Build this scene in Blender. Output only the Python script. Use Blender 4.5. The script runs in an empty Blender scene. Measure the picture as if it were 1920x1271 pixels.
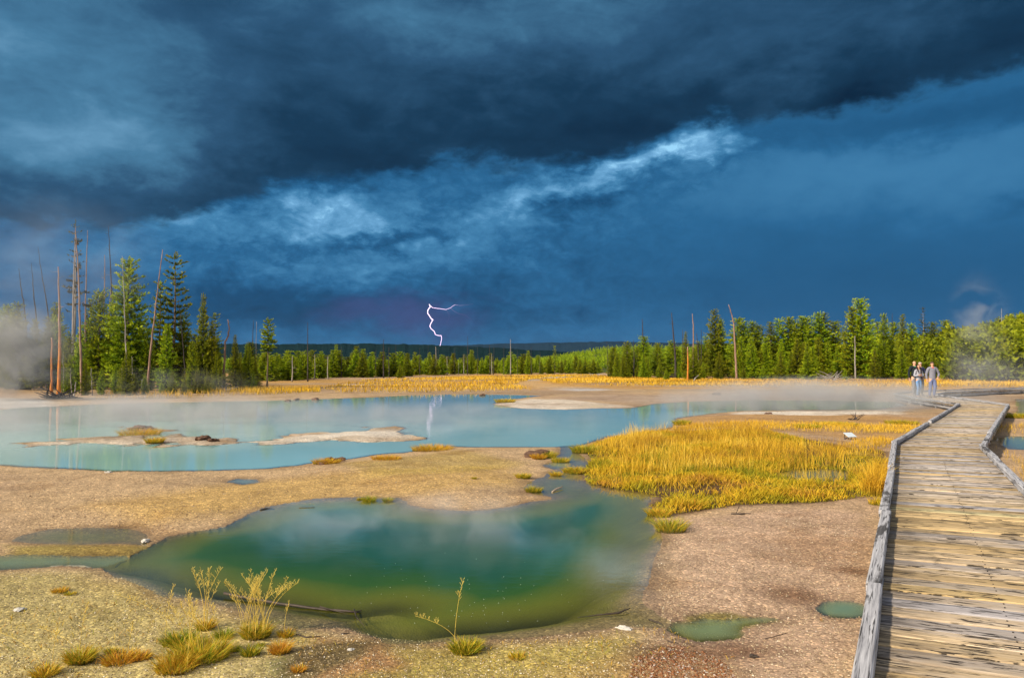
import bpy, bmesh, math, random
import numpy as np
from mathutils import Vector, Matrix

random.seed(7)
RS = np.random.RandomState(11)
C = bpy.data.collections.new('place'); bpy.context.scene.collection.children.link(C)
S = bpy.context.scene
R = math.radians

# ---------------------------------------------------------------- camera
CAMZ = 1.80
FPX = 1440.0                      # focal length in pixels of the 1920 px wide photograph
PITCH = math.atan((689-635.5)/FPX)
cam_d = bpy.data.cameras.new('camera'); cam = bpy.data.objects.new('camera', cam_d)
S.collection.objects.link(cam)
cam.location = (0, 0, CAMZ)
cam.rotation_euler = (R(90)+PITCH, 0, 0)
cam_d.sensor_width = 36; cam_d.lens = 27.0
cam_d.clip_start = 0.05; cam_d.clip_end = 30000
S.camera = cam
S.render.resolution_x = 1024; S.render.resolution_y = 677

def ray(px, py):
    v = Vector(((px-960)/FPX, 1.0, -(py-635.5)/FPX))
    c, s = math.cos(PITCH), math.sin(PITCH)
    return Vector((v.x, v.y*c - v.z*s, v.y*s + v.z*c))
def U(px, py, z=0.0):
    """world point of a photo pixel that lies at height z"""
    d = ray(px, py); t = (z-CAMZ)/d.z
    return Vector((d.x*t, d.y*t, z))
def atd(px, py, dist):
    """world point of a photo pixel at a given distance in y"""
    d = ray(px, py); t = dist/d.y
    return Vector((d.x*t, dist, CAMZ+d.z*t))
def azel(px, py):
    d = ray(px, py).normalized()
    return math.degrees(math.atan2(d.x, d.y)), math.degrees(math.asin(d.z))

# ---------------------------------------------------------------- world, sun, exposure
SUN_EL, SUN_AZ = 31.0, -126.0      # azimuth from +Y (view) clockwise: left, a little behind the camera
W = bpy.data.worlds.new('World'); S.world = W; W.use_nodes = True
NT = W.node_tree; NT.nodes.clear()
def N(t, **k):
    n = NT.nodes.new(t)
    for a, b in k.items(): setattr(n, a, b)
    return n
def L(a, b): NT.links.new(a, b)
def M_(op, a, b=None, c=None, clamp=False):
    n = N('ShaderNodeMath', operation=op, use_clamp=clamp)
    for i, v in enumerate((a, b, c)):
        if v is None: continue
        if isinstance(v, (int, float)): n.inputs[i].default_value = v
        else: L(v, n.inputs[i])
    return n.outputs[0]
def MR(v, a, b, c, d, smooth=True):
    n = N('ShaderNodeMapRange'); n.interpolation_type = 'SMOOTHSTEP' if smooth else 'LINEAR'
    L(v, n.inputs['Value'])
    for k, x in zip(('From Min','From Max','To Min','To Max'), (a,b,c,d)): n.inputs[k].default_value = x
    return n.outputs['Result']
def ramp(v, pts):
    n = N('ShaderNodeValToRGB'); L(v, n.inputs[0]); e = n.color_ramp.elements
    while len(e) < len(pts): e.new(0.5)
    for i, (p, c) in enumerate(pts): e[i].position = p; e[i].color = (*c, 1)
    return n.outputs[0]
def mixc(f, a, b, mode='MIX'):
    n = N('ShaderNodeMix', data_type='RGBA', blend_type=mode)
    if isinstance(f, (int, float)): n.inputs[0].default_value = f
    else: L(f, n.inputs[0])
    for i, v in ((6, a), (7, b)):
        if isinstance(v, tuple): n.inputs[i].default_value = (*v, 1)
        else: L(v, n.inputs[i])
    return n.outputs[2]
tc = N('ShaderNodeTexCoord').outputs['Generated']
nrm = N('ShaderNodeVectorMath', operation='NORMALIZE'); L(tc, nrm.inputs[0]); D = nrm.outputs[0]
sep = N('ShaderNodeSeparateXYZ'); L(D, sep.inputs[0]); dx, dy, dz = sep.outputs
az = M_('MULTIPLY', M_('ARCTAN2', dx, dy), 57.2958)
el = M_('MULTIPLY', M_('ARCSINE', dz), 57.2958)
def noise(scale, detail=6, rough=0.55, dist=0.0, vec=None, stretch=None):
    n = N('ShaderNodeTexNoise'); n.inputs['Scale'].default_value = scale; n.inputs['Detail'].default_value = detail
    n.inputs['Roughness'].default_value = rough; n.inputs['Distortion'].default_value = dist
    v = vec if vec is not None else D
    if stretch:
        m = N('ShaderNodeVectorMath', operation='MULTIPLY'); L(v, m.inputs[0]); m.inputs[1].default_value = stretch; v = m.outputs[0]
    L(v, n.inputs['Vector']); return n
n1 = noise(6, 5, 0.55, 0.5, stretch=(1, 1, 1.7)); n2 = noise(24, 7, 0.6, 0.2, stretch=(1, 1, 1.8))
s1 = N('ShaderNodeSeparateColor'); L(n1.outputs['Color'], s1.inputs[0])
s2 = N('ShaderNodeSeparateColor'); L(n2.outputs['Color'], s2.inputs[0])
def warp(base, o1, a1, o2, a2):
    w = M_('MULTIPLY_ADD', M_('SUBTRACT', o1, 0.5), a1, base)
    return M_('MULTIPLY_ADD', M_('SUBTRACT', o2, 0.5), a2, w)
azw = warp(az, s1.outputs[0], 11.0, s2.outputs[0], 4.5)
elw = warp(el, s1.outputs[1], 4.2, s2.outputs[1], 3.0)
cmb = N('ShaderNodeCombineXYZ'); L(azw, cmb.inputs[0]); L(elw, cmb.inputs[1]); P = cmb.outputs[0]
def blob(px, py, rx, ry, amp, rot=0.0):
    a, e = azel(px, py)
    m = N('ShaderNodeMapping', vector_type='TEXTURE'); L(P, m.inputs[0])
    m.inputs['Location'].default_value = (a, e, 0); m.inputs['Rotation'].default_value = (0, 0, R(rot))
    m.inputs['Scale'].default_value = (rx/25.1, ry/25.1, 1)
    ln = N('ShaderNodeVectorMath', operation='LENGTH'); L(m.outputs[0], ln.inputs[0])
    return MR(ln.outputs['Value'], 0, 1.6, amp, 0)
def addup(base, lst):
    v = base
    for b in lst: v = M_('ADD', v, blob(*b))
    return v
fc = N('ShaderNodeFloatCurve'); EDGE = [(-900,440),(0,428),(250,428),(400,395),(600,340),(720,335),(850,305),(1000,312),(1150,292),(1290,238),(1400,228),(1600,200),(1750,165),(1920,140),(2500,60)]
cv = fc.mapping.curves[0]
pts = []
for x, y in EDGE:
    a, e = azel(x, y); pts.append(((a+60)/120, e/40))
cv.points[0].location = pts[0]; cv.points[1].location = pts[-1]
for p in pts[1:-1]: cv.points.new(*p)
fc.mapping.extend = 'HORIZONTAL'; fc.mapping.update()
L(MR(azw, -60, 60, 0, 1, False), fc.inputs['Value'])
s_ = M_('SUBTRACT', elw, M_('MULTIPLY', fc.outputs[0], 40))
up_mask = MR(s_, -0.5, 0.8, 0, 1)
fine = noise(13, 9, 0.60, 0.9, stretch=(1, 1, 2.0)).outputs['Fac']
finer = noise(38, 8, 0.62, 0.8, stretch=(1, 1, 1.5)).outputs['Fac']
vup = addup(0.36, [(20,140,330,230,.36),(330,60,260,110,.08),(880,30,420,70,.26),(300,270,260,60,.16),(100,270,170,90,.12),(30,400,150,40,.05),
    (650,260,420,80,-.10,12),(420,350,330,50,-.10,10),(150,410,200,40,-.08),(1050,255,330,60,-.16,4),(1500,170,420,50,-.10,8),(1540,190,60,22,-.12),(1800,130,330,60,-.14,6),
    (1400,40,500,70,.06),(1250,100,330,50,.05),(1900,20,200,60,-.05)])
soft = noise(6, 5, 0.5, 0.6, stretch=(1, 1, 2.6)).outputs['Fac']
vup = M_('MULTIPLY_ADD', M_('SUBTRACT', soft, 0.5), 0.55, vup)
vup = M_('MULTIPLY_ADD', M_('SUBTRACT', fine, 0.5), 0.20, vup)
vlo = addup(0.40, [(1335,262,52,26,.50),(1262,284,46,20,.40),(1185,312,110,20,.28,12),(1060,345,170,22,.30,12),(900,405,150,26,.16,14),
    (600,392,110,34,.30),(680,412,130,44,.26),(380,418,200,26,.16,-3),(500,440,260,30,.10),(820,345,170,40,.06,8),(780,470,200,30,.16,8),(980,400,160,26,.14,12),
    (560,480,330,40,.10),(300,480,260,60,.06),(1650,330,430,70,.16),(1750,232,330,30,-.12),(1060,385,80,15,-.20,8),(740,438,120,15,-.26,12),(620,455,140,16,-.12),
    (520,560,300,40,-.10),(760,600,260,40,-.12),(680,520,300,30,.06,6),(1700,540,500,90,-.06),(1900,375,60,20,-.1),(1250,560,500,130,-.02),(60,470,240,110,.10),(1400,640,700,30,.02),(250,455,420,30,-.08),(600,335,260,30,-.16,10),(560,545,560,60,-.08),(150,600,300,60,-.04)])
loamp = MR(az, 2, 20, 0.30, 0.04)
vlo = M_('ADD', vlo, M_('MULTIPLY', M_('SUBTRACT', fine, 0.5), loamp))
vlo = M_('ADD', vlo, M_('MULTIPLY', M_('SUBTRACT', finer, 0.5), M_('MULTIPLY', loamp, 0.9)))
bn = noise(22, 7, 0.62, 0.25, stretch=(1, 1, 1.9)).outputs['Fac']
bil = M_('ABSOLUTE', M_('MULTIPLY', M_('SUBTRACT', bn, 0.5), 4.0))
bzone = M_('ADD', blob(620, 420, 480, 90, .30), M_('ADD', blob(1180, 310, 260, 60, .28, 10), blob(500, 520, 520, 60, .10)))
vlo = M_('ADD', vlo, M_('MULTIPLY', M_('SUBTRACT', bil, 0.34), bzone))
vup = M_('ADD', vup, M_('MULTIPLY', M_('SUBTRACT', bil, 0.34), 0.07))
cup = ramp(vup, [(0.0,(0.0022,0.0144,0.0374)),(0.25,(0.0067,0.0330,0.0738)),(0.5,(0.0207,0.0721,0.1456)),(0.75,(0.0518,0.1597,0.2756)),(1.0,(0.1258,0.2884,0.4472))])
clo = ramp(vlo, [(0.0,(0.0037,0.0247,0.0624)),(0.25,(0.0074,0.0577,0.1404)),(0.42,(0.0178,0.1051,0.2340)),(0.62,(0.0459,0.1802,0.3432)),(0.85,(0.1258,0.3193,0.5304)),(1.0,(0.2664,0.5459,0.7696))])
cloud = mixc(up_mask, clo, cup)
a0, e0 = azel(800, 585)
cloud = mixc(blob(770, 590, 130, 42, 0.30), cloud, (.10,.085,.27))  # purple glow of the lightning painted into the cloud colour
sky = N('ShaderNodeTexSky', sky_type='NISHITA'); sky.sun_disc = False
sky.sun_elevation = R(SUN_EL); sky.sun_rotation = R(SUN_AZ)
skyc = N('ShaderNodeVectorMath', operation='SCALE'); L(sky.outputs[0], skyc.inputs[0]); skyc.inputs['Scale'].default_value = 0.085
broken = noise(2.6, 7, 0.6, 0.3).outputs['Fac']
back = mixc(MR(broken, .42, .6, 0, .8), skyc.outputs[0], (.62,.60,.57))
storm = MR(dy, -0.15, 0.42, 0, 1)
full = mixc(storm, back, cloud)
full = mixc(MR(dz, 0.50, 0.80, 0, 0.75), full, back)
full = mixc(MR(dz, -0.03, 0.0, 1, 0), full, (.05,.055,.06))
bg = N('ShaderNodeBackground'); L(full, bg.inputs[0]); bg.inputs[1].default_value = 1.0
out = N('ShaderNodeOutputWorld'); L(bg.outputs[0], out.inputs[0])
W.cycles.sampling_method = 'MANUAL'; W.cycles.sample_map_resolution = 512

sd = bpy.data.lights.new('sun', 'SUN'); sun = bpy.data.objects.new('sun', sd); S.collection.objects.link(sun)
sd.energy = 4.6; sd.angle = R(3.0); sd.color = (1.0, 0.87, 0.68)
sun_dir = Vector((math.sin(R(SUN_AZ))*math.cos(R(SUN_EL)), math.cos(R(SUN_AZ))*math.cos(R(SUN_EL)), math.sin(R(SUN_EL))))
sun.rotation_euler = sun_dir.to_track_quat('Z', 'Y').to_euler(); sun.location = sun_dir*50
S.view_settings.view_transform = 'Standard'; S.view_settings.look = 'None'
S.view_settings.exposure = 0.35; S.view_settings.gamma = 1.0; S.view_settings.use_curve_mapping = False
S.render.engine = 'CYCLES'
S.cycles.use_denoising = True
S.cycles.max_bounces = 6; S.cycles.transparent_max_bounces = 24; S.cycles.volume_bounces = 0
S.cycles.diffuse_bounces = 2; S.cycles.glossy_bounces = 2
S.cycles.volume_step_rate = 1.0; S.cycles.volume_max_steps = 64
S.cycles.sample_clamp_indirect = 4.0
S.cycles.use_adaptive_sampling = False

# ---------------------------------------------------------------- helpers
def tag(o, label=None, cat=None, group=None, kind=None):
    if label: o['label'] = label
    if cat: o['category'] = cat
    if group: o['group'] = group
    if kind: o['kind'] = kind
    return o
def empty(name, loc=(0,0,0), rz=0.0):
    o = bpy.data.objects.new(name, None); C.objects.link(o); o.location = loc; o.rotation_euler = (0,0,rz)
    o.empty_display_size = 0.2; return o
def link(name, me, parent=None):
    o = bpy.data.objects.new(name, me); C.objects.link(o)
    if parent: o.parent = parent
    return o
def npmesh(name, v, faces, mat, attrs=None, smooth=False):
    """v (n,3); faces: list of (m,k) int arrays; attrs: {name: (n,) or (n,4)} on points"""
    me = bpy.data.meshes.new(name); v = np.asarray(v, np.float32)
    faces = [np.asarray(f, np.int32) for f in faces if len(f)]
    loops = np.concatenate([f.ravel() for f in faces]); tot = np.concatenate([np.full(len(f), f.shape[1], np.int32) for f in faces])
    start = np.concatenate([[0], np.cumsum(tot)[:-1]]).astype(np.int32)
    me.vertices.add(len(v)); me.vertices.foreach_set('co', v.ravel())
    me.loops.add(len(loops)); me.loops.foreach_set('vertex_index', loops)
    me.polygons.add(len(tot)); me.polygons.foreach_set('loop_start', start); me.polygons.foreach_set('loop_total', tot)
    me.polygons.foreach_set('use_smooth', np.full(len(tot), smooth, bool))
    me.update(calc_edges=True)
    for k, a in (attrs or {}).items():
        a = np.asarray(a, np.float32)
        if a.ndim == 1: at = me.attributes.new(k, 'FLOAT', 'POINT'); at.data.foreach_set('value', a)
        else: at = me.attributes.new(k, 'FLOAT_COLOR', 'POINT'); at.data.foreach_set('color', a.ravel())
    if mat: me.materials.append(mat)
    return me
def smst(x, a, b):
    t = np.clip((x-a)/(b-a), 0, 1); return t*t*(3-2*t)
def _hash(ix, iy, seed):
    h = (ix.astype(np.int64)*374761393 + iy.astype(np.int64)*668265263 + seed*1442695041) & 0xffffffff
    h = ((h ^ (h >> 13))*1274126177) & 0xffffffff
    return ((h ^ (h >> 16)) & 0xffffff)/float(0xffffff)
def vnoise(x, y, seed=0):
    ix = np.floor(x); iy = np.floor(y); fx = x-ix; fy = y-iy
    fx = fx*fx*(3-2*fx); fy = fy*fy*(3-2*fy)
    a = _hash(ix, iy, seed); b = _hash(ix+1, iy, seed); c = _hash(ix, iy+1, seed); d = _hash(ix+1, iy+1, seed)
    return (a*(1-fx)+b*fx)*(1-fy)+(c*(1-fx)+d*fx)*fy
def fbm(x, y, oct=4, seed=0):
    s = 0; a = .5; t = 0
    for i in range(oct):
        s = s+a*vnoise(x, y, seed+i*17); t += a; a *= .5; x = x*2.03+7.1; y = y*2.03+3.7
    return s/t-.5

# materials
def mat(name):
    m = bpy.data.materials.new(name); m.use_nodes = True; nt = m.node_tree; nt.nodes.clear(); return m, nt
class G:
    """small node builder"""
    def __init__(s, name):
        s.m, s.t = mat(name); s.o = s.n('ShaderNodeOutputMaterial')
    def n(s, t, **k):
        q = s.t.nodes.new(t)
        for a, b in k.items(): setattr(q, a, b)
        return q
    def l(s, a, b): s.t.links.new(a, b)
    def put(s, sock, v):
        if v is None: return
        if isinstance(v, (int, float)): sock.default_value = v
        elif isinstance(v, tuple): sock.default_value = (*v, 1) if (len(v) == 3 and sock.type == 'RGBA') else v
        else: s.l(v, sock)
    def attr(s, name): return s.n('ShaderNodeAttribute', attribute_name=name)
    def math(s, op, a, b=None, c=None, clamp=False):
        q = s.n('ShaderNodeMath', operation=op, use_clamp=clamp)
        for i, v in enumerate((a, b, c)): s.put(q.inputs[i], v)
        return q.outputs[0]
    def mix(s, f, a, b, mode='MIX'):
        q = s.n('ShaderNodeMix', data_type='RGBA', blend_type=mode); s.put(q.inputs[0], f); s.put(q.inputs[6], a); s.put(q.inputs[7], b); return q.outputs[2]
    def mr(s, v, a, b, c, d):
        q = s.n('ShaderNodeMapRange', interpolation_type='SMOOTHSTEP'); s.put(q.inputs[0], v)
        for i, x in enumerate((a,b,c,d)): s.put(q.inputs[i+1], x)
        return q.outputs[0]
    def ramp(s, v, pts):
        q = s.n('ShaderNodeValToRGB'); s.l(v, q.inputs[0]); e = q.color_ramp.elements
        while len(e) < len(pts): e.new(0.5)
        for i, (p, c) in enumerate(pts): e[i].position = p; e[i].color = (*c, 1)
        return q.outputs[0]
    def noise(s, vec, scale, detail=4, rough=.55, dist=0.0):
        q = s.n('ShaderNodeTexNoise'); s.put(q.inputs['Vector'], vec); q.inputs['Scale'].default_value = scale
        q.inputs['Detail'].default_value = detail; q.inputs['Roughness'].default_value = rough; q.inputs['Distortion'].default_value = dist
        return q.outputs['Fac']
    def voro(s, vec, scale, feat='F1'):
        q = s.n('ShaderNodeTexVoronoi', feature=feat); s.put(q.inputs['Vector'], vec); q.inputs['Scale'].default_value = scale; return q
    def vmul(s, vec, k):
        q = s.n('ShaderNodeVectorMath', operation='MULTIPLY'); s.put(q.inputs[0], vec); q.inputs[1].default_value = k; return q.outputs[0]
    def bump(s, h, strength=.5, dist=.01, normal=None):
        q = s.n('ShaderNodeBump'); s.put(q.inputs['Height'], h); q.inputs['Strength'].default_value = strength; q.inputs['Distance'].default_value = dist
        if normal: s.l(normal, q.inputs['Normal'])
        return q.outputs[0]
    def bsdf(s, col, rough=.8, spec=.3, normal=None, **k):
        q = s.n('ShaderNodeBsdfPrincipled'); s.put(q.inputs['Base Color'], col); s.put(q.inputs['Roughness'], rough)
        s.put(q.inputs['Specular IOR Level'], spec)
        if normal: s.l(normal, q.inputs['Normal'])
        for a, b in k.items(): s.put(q.inputs[a.replace('_', ' ')], b)
        return q.outputs[0]
    def done(s, sh): s.l(sh, s.o.inputs['Surface']); return s.m
    def pos(s): return s.n('ShaderNodeNewGeometry').outputs['Position']
    def obj(s): return s.n('ShaderNodeTexCoord').outputs['Object']

def mat_ground():
    g = G('ground_soil'); p = g.pos(); c = g.attr('col').outputs['Color']; wet = g.attr('wet').outputs['Fac']
    grav = g.attr('grav').outputs['Fac']
    big = g.noise(p, 1.3, 5, .6); huge = g.noise(p, .42, 6, .68, .6); mid = g.noise(p, 9, 5, .65); fin = g.noise(p, 70, 3, .7)
    col = g.mix(.75, c, g.ramp(big, [(.25,(.62,.60,.55)),(.5,(1,1,1)),(.78,(1.22,1.22,1.2))]), 'MULTIPLY')
    col = g.mix(g.mr(huge, .50, .66, 0, .55), col, g.mix(1.0, col, (.58,.47,.34), 'MULTIPLY'))
    col = g.mix(g.mr(huge, .42, .30, 0, .5), col, g.mix(1.0, col, (1.15,1.12,.82), 'MULTIPLY'))
    col = g.mix(.7, col, g.ramp(mid, [(.3,(.66,.64,.60)),(.55,(1,1,1)),(.75,(1.3,1.27,1.2))]), 'MULTIPLY')
    v = g.voro(p, 55); vs = g.n('ShaderNodeSeparateColor'); g.l(v.outputs['Color'], vs.inputs[0])
    peb = g.ramp(vs.outputs[0], [(0,(.5,.46,.42)),(.3,(.82,.8,.78)),(.6,(1,1,1)),(.88,(1.15,1.12,1.1)),(.97,(1.9,1.85,1.7))])
    col = g.mix(g.math('MULTIPLY', grav, .85), col, g.mix(1.0, col, peb, 'MULTIPLY'))
    col = g.mix(g.math('MULTIPLY', wet, .5), col, g.mix(1.0, col, (.45,.42,.38), 'MULTIPLY'))
    h = g.math('ADD', g.math('MULTIPLY', v.outputs['Distance'], -1.0), g.math('MULTIPLY', fin, .8))
    h = g.math('ADD', g.math('MULTIPLY', h, .012), g.math('MULTIPLY', mid, .02))
    b = g.bump(h, .38, 1.0)
    return g.done(g.bsdf(col, g.mr(wet, 0, 1, .92, .5), .25, b))
def mat_water():
    g = G('spring_water'); p = g.pos(); dep = g.attr('depth').outputs['Fac']; blue = g.attr('blue').outputs['Fac']
    nz = g.noise(p, .45, 4, .6)
    green = g.ramp(g.math('ADD', g.math('MULTIPLY', dep, .9), g.math('MULTIPLY', g.math('SUBTRACT', nz, .5), .3)), [(0,(.24,.25,.025)),(.16,(.17,.20,.018)),(.38,(.040,.115,.018)),(.7,(.016,.084,.022))])
    teal = g.mix(nz, (.36,.58,.57), (.25,.54,.55))
    murk = g.mix(blue, green, teal)
    k = g.mix(blue, (6.5,6.5,6.5), (16.,16.,16.)); ks = g.n('ShaderNodeSeparateColor'); g.l(k, ks.inputs[0])
    op = g.math('SUBTRACT', 1.0, g.math('EXPONENT', g.math('MULTIPLY', g.math('MULTIPLY', dep, ks.outputs[0]), -1.0)))
    w1 = g.noise(g.vmul(p, (1,1.6,1)), 6, 4, .6); w2 = g.noise(g.vmul(p, (1,2.0,1)), 26, 2, .5)
    hb = g.math('ADD', g.math('MULTIPLY', w1, .004), g.math('MULTIPLY', w2, .0006))
    nb = g.bump(hb, .15, 1.0)
    di = g.n('ShaderNodeBsdfDiffuse'); g.l(murk, di.inputs[0])
    tr = g.n('ShaderNodeBsdfTransparent'); g.put(tr.inputs[0], (.90,.94,.84))
    m1 = g.n('ShaderNodeMixShader'); g.l(op, m1.inputs[0]); g.l(tr.outputs[0], m1.inputs[1]); g.l(di.outputs[0], m1.inputs[2])
    gl = g.n('ShaderNodeBsdfGlossy'); g.put(gl.inputs['Roughness'], .012); g.put(gl.inputs['Color'], (1,1,1)); g.l(nb, gl.inputs['Normal'])
    fr = g.n('ShaderNodeFresnel'); bf = g.n('ShaderNodeNewGeometry').outputs['Backfacing']; g.l(g.math('MULTIPLY_ADD', bf, .752-1.33, 1.33), fr.inputs[0]); g.l(nb, fr.inputs['Normal'])
    m2 = g.n('ShaderNodeMixShader'); g.l(fr.outputs[0], m2.inputs[0]); g.l(m1.outputs[0], m2.inputs[1]); g.l(gl.outputs[0], m2.inputs[2])
    return g.done(m2.outputs[0])
def mat_plank():
    g = G('weathered_plank'); uv = g.n('ShaderNodeAttribute', attribute_name='puv').outputs['Vector']
    hue = g.attr('hue').outputs['Fac']; val = g.attr('val').outputs['Fac']; moss = g.attr('moss').outputs['Fac']; edge = g.attr('edge').outputs['Fac']
    st = g.noise(g.vmul(uv, (4.0, 42, 1)), 1, 6, .60, .3)
    blot = g.noise(g.vmul(uv, (2.2, 11, 1)), 1, 5, .62, .3)
    tan = g.ramp(st, [(.22,(.40,.27,.13)),(.45,(.62,.44,.22)),(.75,(.76,.57,.31))])
    grey = g.ramp(st, [(.22,(.32,.28,.28)),(.45,(.52,.48,.48)),(.75,(.66,.62,.62))])
    f = g.math('ADD', hue, g.math('MULTIPLY', g.math('SUBTRACT', blot, .5), 1.0), clamp=True)
    col = g.mix(f, grey, tan)
    col = g.mix(g.math('MULTIPLY', moss, .6), col, (.46,.40,.08))
    q = g.n('ShaderNodeCombineColor')
    for i in range(3): g.l(val, q.inputs[i])
    col = g.mix(1.0, col, q.outputs[0], 'MULTIPLY')
    cr = g.noise(g.vmul(uv, (5.5, 46, 1)), 1.0, 4, .6, .5); sel = g.noise(g.vmul(uv, (3.2, 8, 1)), 1.0, 2, .5)
    crack = g.math('MULTIPLY', g.mr(cr, .52, .56, 0, 1), g.mr(sel, .46, .52, 0, 1))
    cr2 = g.noise(g.vmul(uv, (5.0, 90, 1)), 1.0, 3, .55, .3); crack2 = g.math('MULTIPLY', g.mr(cr2, .60, .68, 0, 1), .7)
    ck = g.math('MAXIMUM', crack, crack2)
    ed = g.math('MULTIPLY', edge, g.mr(g.noise(g.vmul(uv, (3, 45, 1)), 1, 4, .6), .36, .62, 0, 1), clamp=True)
    ck = g.math('MAXIMUM', ck, g.math('MULTIPLY', ed, .95))
    col = g.mix(g.math('MULTIPLY', ck, .93), col, (.025,.020,.016))
    h = g.math('SUBTRACT', g.math('MULTIPLY', st, .5), ck)
    return g.done(g.bsdf(col, .82, .25, g.bump(h, .6, .004)))
def mat_rail():
    g = G('grey_timber'); uv = g.n('ShaderNodeAttribute', attribute_name='puv').outputs['Vector']
    st = g.noise(g.vmul(uv, (2.0, 55, 55)), 1, 6, .65, .4); b = g.noise(g.vmul(uv, (1.4, 7, 7)), 1, 5, .62, .4)
    col = g.ramp(st, [(.28,(.10,.10,.11)),(.45,(.38,.38,.41)),(.68,(.64,.64,.67))])
    dk = g.mr(b, .54, .64, 0, .85)
    col = g.mix(dk, col, (.035,.032,.03))
    cr = g.mr(g.noise(g.vmul(uv, (3.0, 80, 80)), 1, 3, .5, .5), .58, .66, 0, .9)
    col = g.mix(cr, col, (.02,.018,.016))
    return g.done(g.bsdf(col, .85, .25, g.bump(g.math('SUBTRACT', st, cr), .6, .004)))
def mat_tint(name, stops, attr='tint', rough=.75, spec=.25, trans=0.0):
    g = G(name); a = g.attr(attr).outputs['Fac']; rnd = g.n('ShaderNodeObjectInfo').outputs['Random']
    col = g.ramp(a, stops)
    hv = g.n('ShaderNodeHueSaturation'); g.l(col, hv.inputs['Color']); g.l(g.mr(rnd, 0, 1, .62, 1.25), hv.inputs['Value']); g.l(g.mr(rnd, 0, 1, .478, .512), hv.inputs['Hue'])
    col = hv.outputs[0]
    sh = g.bsdf(col, rough, spec)
    if trans > 0:
        t = g.n('ShaderNodeBsdfTranslucent'); g.l(col, t.inputs[0]); m = g.n('ShaderNodeMixShader'); m.inputs[0].default_value = trans
        g.l(sh, m.inputs[1]); g.l(t.outputs[0], m.inputs[2]); sh = m.outputs[0]
    return g.done(sh)
def mat_bark(name, a, b, c):
    g = G(name); p = g.obj(); n = g.noise(g.vmul(p, (6,6,1.2)), 1.6, 5, .65)
    col = g.ramp(n, [(.3, a), (.52, b), (.72, c)])
    return g.done(g.bsdf(col, .9, .15, g.bump(n, .6, .03)))
def mat_plain(name, col, rough=.8, spec=.3, var=.18, scale=14, **k):
    g = G(name); n = g.noise(g.obj(), scale, 5, .6)
    lo = tuple(x*(1-var) for x in col); hi = tuple(min(1, x*(1+var)) for x in col)
    return g.done(g.bsdf(g.ramp(n, [(.3, lo), (.7, hi)]), rough, spec, g.bump(n, .3, .004), **k))
def mat_hill(name, a, b, scale):
    g = G(name); n = g.noise(g.pos(), scale, 6, .7)
    return g.done(g.bsdf(g.ramp(n, [(.35, a), (.65, b)]), 1.0, .0))

# ---------------------------------------------------------------- pools
WL = -0.03
PA = [(186,1062),(238,1043),(277,1025),(300,1006),(355,997),(416,987),(438,976),(468,963),(490,952),(533,943),(576,937),(650,932),(691,933),(746,933),(760,940),(768,949),(804,955),(855,957),(910,956),(957,951),(994,942),(1030,937),(1028,931),(1001,924),(986,915),(992,906),(1005,898),(1019,893),(1030,886),(1055,880),(1072,868),(1040,866),(1046,852),(1046,835),(1074,832),(1085,845),(1103,867),(1094,882),(1092,898),(1110,908),(1147,916),(1183,920),(1220,926),(1227,929),(1212,944),(1209,962),(1222,972),(1228,991),(1234,1006),(1231,1031),(1225,1061),(1225,1082),(1216,1112),(1216,1137),(1230,1152),(1260,1166),(1250,1176),(1169,1172),(1129,1180),(1074,1186),(1001,1194),(928,1199),(910,1203),(855,1203),(782,1206),(728,1203),(691,1188),(655,1175),(600,1172),(563,1172),(511,1165),(459,1150),(425,1136),(373,1123),(303,1110),(243,1093),(182,1071)]
DA = [(205,1058),(240,1047),(290,1022),(345,1006),(430,987),(480,967),(560,947),(660,940),(735,946),(752,957),(830,967),(920,965),(1000,952),(1060,938),(1120,925),(1185,932),(1200,960),(1200,1000),(1175,1035),(1165,1060),(1160,1090),(1120,1120),(1080,1138),(1020,1152),(930,1164),(860,1172),(800,1180),(740,1178),(705,1166),(730,1158),(775,1147),(775,1136),(740,1131),(700,1135),(665,1140),(600,1133),(520,1122),(430,1111),(385,1105),(340,1088),(300,1075),(240,1066)]
PE = [(-600,775),(-200,772),(0,768),(60,764),(130,761),(210,757),(300,755),(400,753),(500,751),(600,748),(700,745),(770,741),(860,739),(960,740),(1010,742),(975,747),(935,752),(925,758),(975,766),(1063,768),(1113,766),(1185,765),(1230,757),(1300,753),(1420,750),(1560,751),(1680,754),(1700,760),(1640,768),(1500,768),(1390,770),(1330,776),(1270,783),(1262,800),(1210,812),(1140,818),(1108,830),(1075,836),(1040,838),(960,838),(900,838),(840,836),(800,842),(760,848),(700,853),(650,860),(600,866),(560,872),(500,878),(430,880),(300,883),(200,883),(130,877),(60,875),(0,872),(-300,868),(-700,860)]
ISL = [(90,829),(150,820),(205,814),(222,804),(250,798),(285,800),(300,806),(340,816),(400,822),(470,823),(560,816),(640,808),(690,803),(740,800),(775,803),(785,812),(770,824),(700,828),(640,827),(560,831),(500,835),(400,836),(300,835),(150,836),(95,834)]
PB = [(-300,1040),(0,1042),(60,1040),(150,1043),(238,1041),(250,1048),(205,1062),(186,1064),(120,1059),(60,1063),(0,1067),(-300,1085)]
PB2 = [(26,1013),(43,1004),(95,992),(173,989),(243,991),(269,997),(282,1006),(277,1022),(217,1019),(130,1019),(60,1017)]
PC = [(1250,1180),(1262,1166),(1290,1165),(1319,1158),(1353,1160),(1388,1158),(1427,1156),(1469,1158),(1465,1162),(1430,1168),(1400,1174),(1396,1182),(1402,1189),(1388,1197),(1350,1201),(1307,1201),(1276,1191)]
PD = [(1577+44*math.cos(t), 1143+13*math.sin(t)) for t in np.linspace(0, 2*math.pi, 18)[:-1]]
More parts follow.
